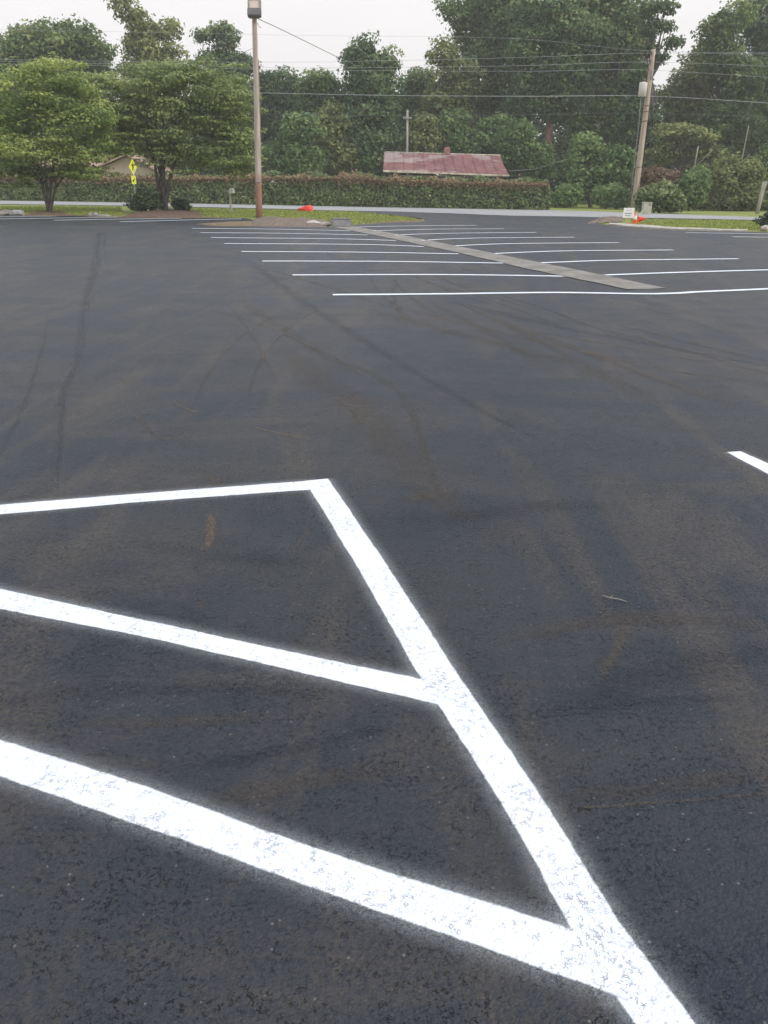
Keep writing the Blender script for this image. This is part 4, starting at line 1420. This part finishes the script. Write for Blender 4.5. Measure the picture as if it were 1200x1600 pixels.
SG = 'clipped shrubs at the lot edge'
DS = G(228, 331.5).y
shrub('spreading_shrub', 'dark layered evergreen shrub in the mulch bed, under the crossing sign', DS, [(231, 306, 16, 9, .5), (224, 317, 18, 10, .4), (238, 322, 12, 7, .35), (212, 322, 7, 6, .4)], 'juniper', 31, .12, .30, .8, .5, group=SG)
shrub('round_shrub', 'dark rounded evergreen shrub right of the trunk in the mulch bed', G(281, 331).y, [(282, 320, 12, 10, .3)], 'juniper', 32, .10, .22, .9, .7, group=SG)
shrub('round_shrub', 'dark clipped round shrub cut off by the right border of the photo', G(1204, 357).y, [(1206, 342, 14, 14, .3)], 'juniper', 33, .10, .22, .9, .7, group=SG)
shrub('trimmed_bush', 'wide flat-topped green bush right of the leaning utility pole', G(1032, 333).y + 1.5, [(1015, 313, 24, 20, .45), (1042, 315, 24, 19, .42), (1030, 303, 30, 13, .6)], 'hedge', 34, .17, .38, .8, .8, deep=.7)
shrub('dead_bush', 'brown dead-looking bush rising behind the flat-topped green bush', G(1032, 330).y + 5, [(1028, 280, 20, 17, .5), (1045, 285, 14, 14, .4), (1012, 276, 14, 12, .4)], 'deadl', 35, .17, .5, .42, .8, core=.5)

# ------------------------------------------------------------------ the wood behind
TG = 'tall trees of the wood behind the hedge'
UGR = 'bushes and small trees in front of the wood'
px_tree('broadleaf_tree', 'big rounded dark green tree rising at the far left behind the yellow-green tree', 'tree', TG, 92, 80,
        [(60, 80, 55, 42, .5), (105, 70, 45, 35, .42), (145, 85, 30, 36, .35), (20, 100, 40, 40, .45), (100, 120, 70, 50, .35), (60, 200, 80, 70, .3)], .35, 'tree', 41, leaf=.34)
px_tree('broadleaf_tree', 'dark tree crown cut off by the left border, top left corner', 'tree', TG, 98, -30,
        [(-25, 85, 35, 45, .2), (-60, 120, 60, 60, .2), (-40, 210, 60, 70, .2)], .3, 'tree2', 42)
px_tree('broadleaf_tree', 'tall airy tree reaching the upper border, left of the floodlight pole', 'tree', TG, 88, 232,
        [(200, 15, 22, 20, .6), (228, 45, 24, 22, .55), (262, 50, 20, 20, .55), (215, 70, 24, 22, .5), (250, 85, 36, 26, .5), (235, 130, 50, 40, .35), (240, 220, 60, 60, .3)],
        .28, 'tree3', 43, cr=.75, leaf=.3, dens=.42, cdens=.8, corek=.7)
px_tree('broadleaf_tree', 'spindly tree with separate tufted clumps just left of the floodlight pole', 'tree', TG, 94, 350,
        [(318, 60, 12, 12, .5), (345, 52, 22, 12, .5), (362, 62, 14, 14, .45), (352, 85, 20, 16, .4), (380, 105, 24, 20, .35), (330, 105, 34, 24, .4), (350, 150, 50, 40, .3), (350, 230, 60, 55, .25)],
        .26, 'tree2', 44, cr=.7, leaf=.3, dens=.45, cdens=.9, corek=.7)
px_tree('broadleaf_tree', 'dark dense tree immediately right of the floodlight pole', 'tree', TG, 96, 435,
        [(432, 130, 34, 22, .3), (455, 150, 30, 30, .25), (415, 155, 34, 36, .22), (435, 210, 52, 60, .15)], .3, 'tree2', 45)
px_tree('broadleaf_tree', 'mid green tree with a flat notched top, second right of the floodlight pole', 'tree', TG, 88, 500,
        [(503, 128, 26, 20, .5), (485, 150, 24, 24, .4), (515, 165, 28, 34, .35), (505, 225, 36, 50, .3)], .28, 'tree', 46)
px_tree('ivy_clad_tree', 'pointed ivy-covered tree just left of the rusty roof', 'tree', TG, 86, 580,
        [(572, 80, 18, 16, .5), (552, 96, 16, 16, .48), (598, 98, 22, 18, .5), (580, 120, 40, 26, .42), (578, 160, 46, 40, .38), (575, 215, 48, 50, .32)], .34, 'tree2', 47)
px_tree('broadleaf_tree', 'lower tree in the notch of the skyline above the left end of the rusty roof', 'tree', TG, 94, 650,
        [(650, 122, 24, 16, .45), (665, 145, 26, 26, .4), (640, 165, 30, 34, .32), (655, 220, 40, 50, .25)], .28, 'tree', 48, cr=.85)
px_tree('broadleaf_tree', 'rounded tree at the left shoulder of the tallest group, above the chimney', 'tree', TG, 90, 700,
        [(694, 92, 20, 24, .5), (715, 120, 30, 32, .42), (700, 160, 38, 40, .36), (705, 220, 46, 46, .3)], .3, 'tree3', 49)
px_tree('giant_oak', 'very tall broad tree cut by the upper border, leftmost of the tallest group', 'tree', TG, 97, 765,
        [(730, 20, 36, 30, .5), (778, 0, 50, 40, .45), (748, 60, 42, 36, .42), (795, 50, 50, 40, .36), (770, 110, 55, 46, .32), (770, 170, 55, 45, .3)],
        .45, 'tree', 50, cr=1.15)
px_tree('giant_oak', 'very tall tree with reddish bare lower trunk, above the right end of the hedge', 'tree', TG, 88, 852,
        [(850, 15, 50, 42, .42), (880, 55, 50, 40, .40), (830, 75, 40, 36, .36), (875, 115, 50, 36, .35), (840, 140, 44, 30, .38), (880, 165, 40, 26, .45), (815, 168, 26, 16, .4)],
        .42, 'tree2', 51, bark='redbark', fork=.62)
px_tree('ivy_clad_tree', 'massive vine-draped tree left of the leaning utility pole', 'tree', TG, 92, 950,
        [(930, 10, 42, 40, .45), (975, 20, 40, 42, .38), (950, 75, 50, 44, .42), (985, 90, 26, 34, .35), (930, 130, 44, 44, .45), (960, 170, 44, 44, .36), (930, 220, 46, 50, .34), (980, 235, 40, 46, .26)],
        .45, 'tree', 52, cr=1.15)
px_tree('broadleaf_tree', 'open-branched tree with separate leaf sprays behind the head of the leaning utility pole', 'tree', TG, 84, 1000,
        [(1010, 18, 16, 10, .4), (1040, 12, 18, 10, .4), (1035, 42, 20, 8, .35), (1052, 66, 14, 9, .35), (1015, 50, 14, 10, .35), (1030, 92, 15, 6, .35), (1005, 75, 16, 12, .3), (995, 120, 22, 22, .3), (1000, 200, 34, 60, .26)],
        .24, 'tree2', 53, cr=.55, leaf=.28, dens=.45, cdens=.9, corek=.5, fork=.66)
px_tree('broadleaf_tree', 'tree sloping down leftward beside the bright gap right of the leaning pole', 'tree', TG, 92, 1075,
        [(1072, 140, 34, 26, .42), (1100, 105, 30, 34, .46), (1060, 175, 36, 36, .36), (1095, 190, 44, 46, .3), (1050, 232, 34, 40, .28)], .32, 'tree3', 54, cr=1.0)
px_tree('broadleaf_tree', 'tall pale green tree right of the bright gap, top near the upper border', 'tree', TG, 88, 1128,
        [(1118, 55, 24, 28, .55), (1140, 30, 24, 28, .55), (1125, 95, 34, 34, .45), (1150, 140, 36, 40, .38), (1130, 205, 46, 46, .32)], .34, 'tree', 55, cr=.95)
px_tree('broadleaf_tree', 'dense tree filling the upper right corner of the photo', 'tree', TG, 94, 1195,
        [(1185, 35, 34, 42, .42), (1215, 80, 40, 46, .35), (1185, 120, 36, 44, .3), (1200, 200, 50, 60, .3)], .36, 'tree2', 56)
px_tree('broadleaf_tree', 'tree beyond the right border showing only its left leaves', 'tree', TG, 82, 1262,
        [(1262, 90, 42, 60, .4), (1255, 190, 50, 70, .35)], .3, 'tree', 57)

# lower growth in front
px_tree('small_tree', 'lighter small leafy tree above the hedge, right of the floodlight pole', 'tree', UGR, 80, 462,
        [(468, 205, 26, 26, .5), (450, 245, 32, 28, .42), (480, 250, 26, 26, .5)], .14, 'vine', 61, cr=.8, leaf=.28)
px_tree('small_tree', 'reddish-tinged small tree above the hedge, left of the thin distant pole', 'tree', UGR, 84, 520,
        [(520, 200, 30, 34, .42), (530, 245, 34, 30, .38)], .14, 'tree3', 62, cr=.8, leaf=.28)
px_tree('small_tree', 'small leafy tree touching the left gable of the rusty-roofed house', 'tree', UGR, 84, 580,
        [(575, 235, 26, 28, .5), (560, 258, 30, 18, .45)], .14, 'vine', 63, cr=.8, leaf=.28)
px_tree('small_tree', 'twiggy small tree directly behind the rusty roof, left of the chimney', 'tree', UGR, 86, 660,
        [(662, 205, 22, 26, .48), (650, 232, 30, 20, .42), (675, 228, 22, 18, .4)], .14, 'tree3', 64, cr=.75, leaf=.28)
px_tree('small_tree', 'bright green bushy tree behind the chimney of the rusty roof', 'tree', UGR, 86, 725,
        [(712, 200, 20, 22, .6), (735, 225, 34, 22, .5), (770, 210, 30, 30, .45)], .15, 'vine', 65, cr=.8, leaf=.28)
px_tree('small_tree', 'mid green small tree past the right end of the rusty roof', 'tree', UGR, 82, 812,
        [(805, 215, 28, 26, .42), (820, 248, 30, 26, .36), (795, 250, 18, 22, .34)], .15, 'vine', 66, cr=.8, leaf=.28)
px_tree('vine_column', 'slim vine-wrapped column of leaves under the reddish bare trunk', 'tree', UGR, 84, 850,
        [(850, 240, 12, 22, .5), (848, 268, 16, 22, .45)], .2, 'vine', 67, cr=.6, leaf=.26, bark='redbark')
px_tree('small_tree', 'vine-covered small tree left of the foot of the leaning utility pole', 'tree', UGR, 72, 925,
        [(912, 245, 26, 30, .62), (938, 272, 28, 30, .52), (905, 285, 24, 22, .4), (965, 265, 26, 36, .36)], .15, 'vine', 68, cr=.75, leaf=.26)
shrub('leafy_bush', 'bright green low bush at the woods edge just left of the leaning pole foot', 68, [(948, 308, 22, 16, .72), (972, 314, 16, 11, .6)], 'vine', 69, .2, .5, .6)
shrub('leafy_bush', 'green low bush at the woods edge right of the hedge end', 70, [(885, 310, 22, 15, .62), (866, 316, 12, 10, .5)], 'vine', 70, .2, .5, .6)
shrub('leafy_bush', 'upright yellowish-green bush right of the flat-topped bush', 66, [(1082, 292, 20, 28, .62), (1076, 312, 20, 20, .5)], 'vine', 71, .2, .5, .55)
shrub('leafy_bush', 'wide mid-green bush at the woods edge left of the short grey post', 68, [(1135, 285, 30, 34, .42), (1150, 308, 40, 24, .38), (1112, 312, 28, 20, .38), (1165, 285, 26, 30, .35)], 'tree3', 72, .2, .5, .55)
shrub('leafy_bush', 'dense bush at the right border behind the short grey post', 70, [(1195, 285, 34, 50, .34), (1235, 300, 40, 40, .4)], 'tree', 73, .2, .5, .55)
px_tree('small_tree', 'olive-green small tree with spreading layers, right of the middle of the leaning pole', 'tree', UGR, 80, 1060,
        [(1055, 205, 30, 14, .62), (1085, 215, 34, 14, .58), (1045, 240, 30, 16, .42), (1110, 245, 30, 20, .42)], .15, 'tree3', 74, cr=.75, leaf=.28, flat=.4, bark='bark', nt=.35)


def bare_trunk(label, pts, D, r, mat):
    q = [P(x, y, D) for x, y in pts[0]]
    b_ = Vector((q[0].x, D, 0))
    t = empty('bare_tree', b_, label, 'tree', 'bare trunks showing against the wood')
    mb = MB().tube([b_ - Vector((0, 0, .1))] + q, [r * 1.1] + [r * (1 - .5 * i / len(q)) for i in range(len(q))], 8)
    mb.build('trunk', MAT[mat], t)
    for s_ in pts[1:]:
        qq = [P(x, y, D) for x, y in s_]
        MB().tube(qq, [r * .6 * (1 - .6 * i / len(qq)) for i in range(len(qq))], 6).build('branch', MAT[mat], t)


bare_trunk('pale bent trunk with a slanting branch above the yellowish-green bush', [[(1083, 280), (1086, 255), (1091, 228)], [(1086, 262), (1100, 247), (1114, 234)]], 69, .07, 'palebark')
bare_trunk('thin pale trunk showing against the trees, left of the short grey post', [[(1150, 300), (1158, 255), (1166, 215), (1170, 196)], [(1157, 262), (1168, 245), (1172, 240)]], 78, .07, 'palebark')


# far dense wood behind everything that can be counted
def woodland():
    rng = np.random.default_rng(77)
    cl = []
    for i in range(1500):
        x = rng.uniform(-95, 100)
        y = rng.uniform(104, 122)
        hmax = 11 + 2.5 * mnoise.noise(Vector((x * .09, 3, 0))) + (y - 104) * .1
        z_ = rng.uniform(.3, hmax)
        a = rng.uniform(1.2, 2.2)
        cl.append([x, y, z_, a, a, a * .75, .25 + rng.normal(0, .12)])
    C, N, S, T = clump_leaves(np.array(cl), .62, .42, rng)
    me = leaves_mesh('far_woodland', C, N, S, T, rng)
    tag(link('far_woodland', me, MAT['tree2']), 'dense dark wood seen through gaps behind the counted trees', 'woodland', None, 'stuff')
    # shaded undergrowth at the wood's edge
    cl = []
    for i in range(900):
        x = rng.uniform(-70, 62)
        y = rng.uniform(86, 100)
        z_ = rng.uniform(.1, 4.6)
        a = rng.uniform(.7, 1.4)
        cl.append([x, y, z_, a, a, a * .8, .32 + rng.normal(0, .13)])
    C, N, S, T = clump_leaves(np.array(cl), .42, .42, rng)
    me = leaves_mesh('undergrowth', C, N, S, T, rng)
    tag(link('undergrowth', me, MAT['tree2']), 'tangled dark green undergrowth between the trunks at the edge of the wood', 'undergrowth', None, 'stuff')


woodland()


# ragged grass along the verge
def grass_edge():
    rng = np.random.default_rng(9)
    zones = [((0, 322), (190, 323), (190, 337), (0, 334)), ((290, 325), (400, 327), (400, 340), (300, 338)), ((410, 327), (560, 331), (650, 341), (540, 350), (515, 346), (410, 341)),
             ((560, 337), (640, 340), (655, 345), (560, 350)), ((985, 342), (1200, 345), (1200, 359), (1000, 352))]
    C = []
    for z_ in zones:
        q = [G(*p) for p in z_]
        tr_ = tessellate_polygon([q])
        for t_ in tr_:
            a, b_, c_ = (np.array(q[i]) for i in t_)
            ar = np.linalg.norm(np.cross(b_ - a, c_ - a)) / 2
            n_ = int(ar * 60)
            r1 = np.sqrt(rng.random((n_, 1))); r2 = rng.random((n_, 1))
            C.append((1 - r1) * a + r1 * (1 - r2) * b_ + r1 * r2 * c_)
    C = np.concatenate(C); C[:, 2] = -.03 + rng.uniform(0, .05, len(C))
    N = rng.normal(0, 1, (len(C), 3)) * [1, 1, .25]
    me = leaves_mesh('verge_grass', C, N, rng.uniform(.05, .12, len(C)), .5 + rng.normal(0, .25, len(C)), rng)
    tag(link('verge_grass', me, mat_leaf('blades', (0.162, 0.2352, 0.0504), (0.2754, 0.3192, 0.0792), (0.4374, 0.42, 0.1584))), 'short yellow-green mown grass on the verge between lot and road', 'grass', None, 'stuff')


grass_edge()

# little twig lying on the asphalt
q = [G(940, 930, .006), G(952, 934, .012), G(966, 936, .010), G(980, 940, .006)]
tw = MB().tube(q, [.0022, .0028, .0024, .0012], 6).tube([q[1], q[1] + Vector((.02, .012, .008))], [.0018, .0008], 5).build('twig', MAT['palebark'])
tag(tw, 'small pale twig lying on the asphalt right of the hatched marking', 'twig')

# ------------------------------------------------------------------ thin summer haze
hm, nt, out = new_mat('haze_air')
pv = nd(nt, 'ShaderNodeVolumePrincipled', {'Color': (1.0, .985, .94, 1), 'Density': HAZE, 'Anisotropy': .0})
nt.links.new(pv.outputs[0], out.inputs['Volume'])
hz = MB().box((0, 150, 14.0), (600, 580, 31)).build('haze', hm)
tag(hz, 'thin pale summer haze over the lot and the wood', 'haze', None, 'stuff')
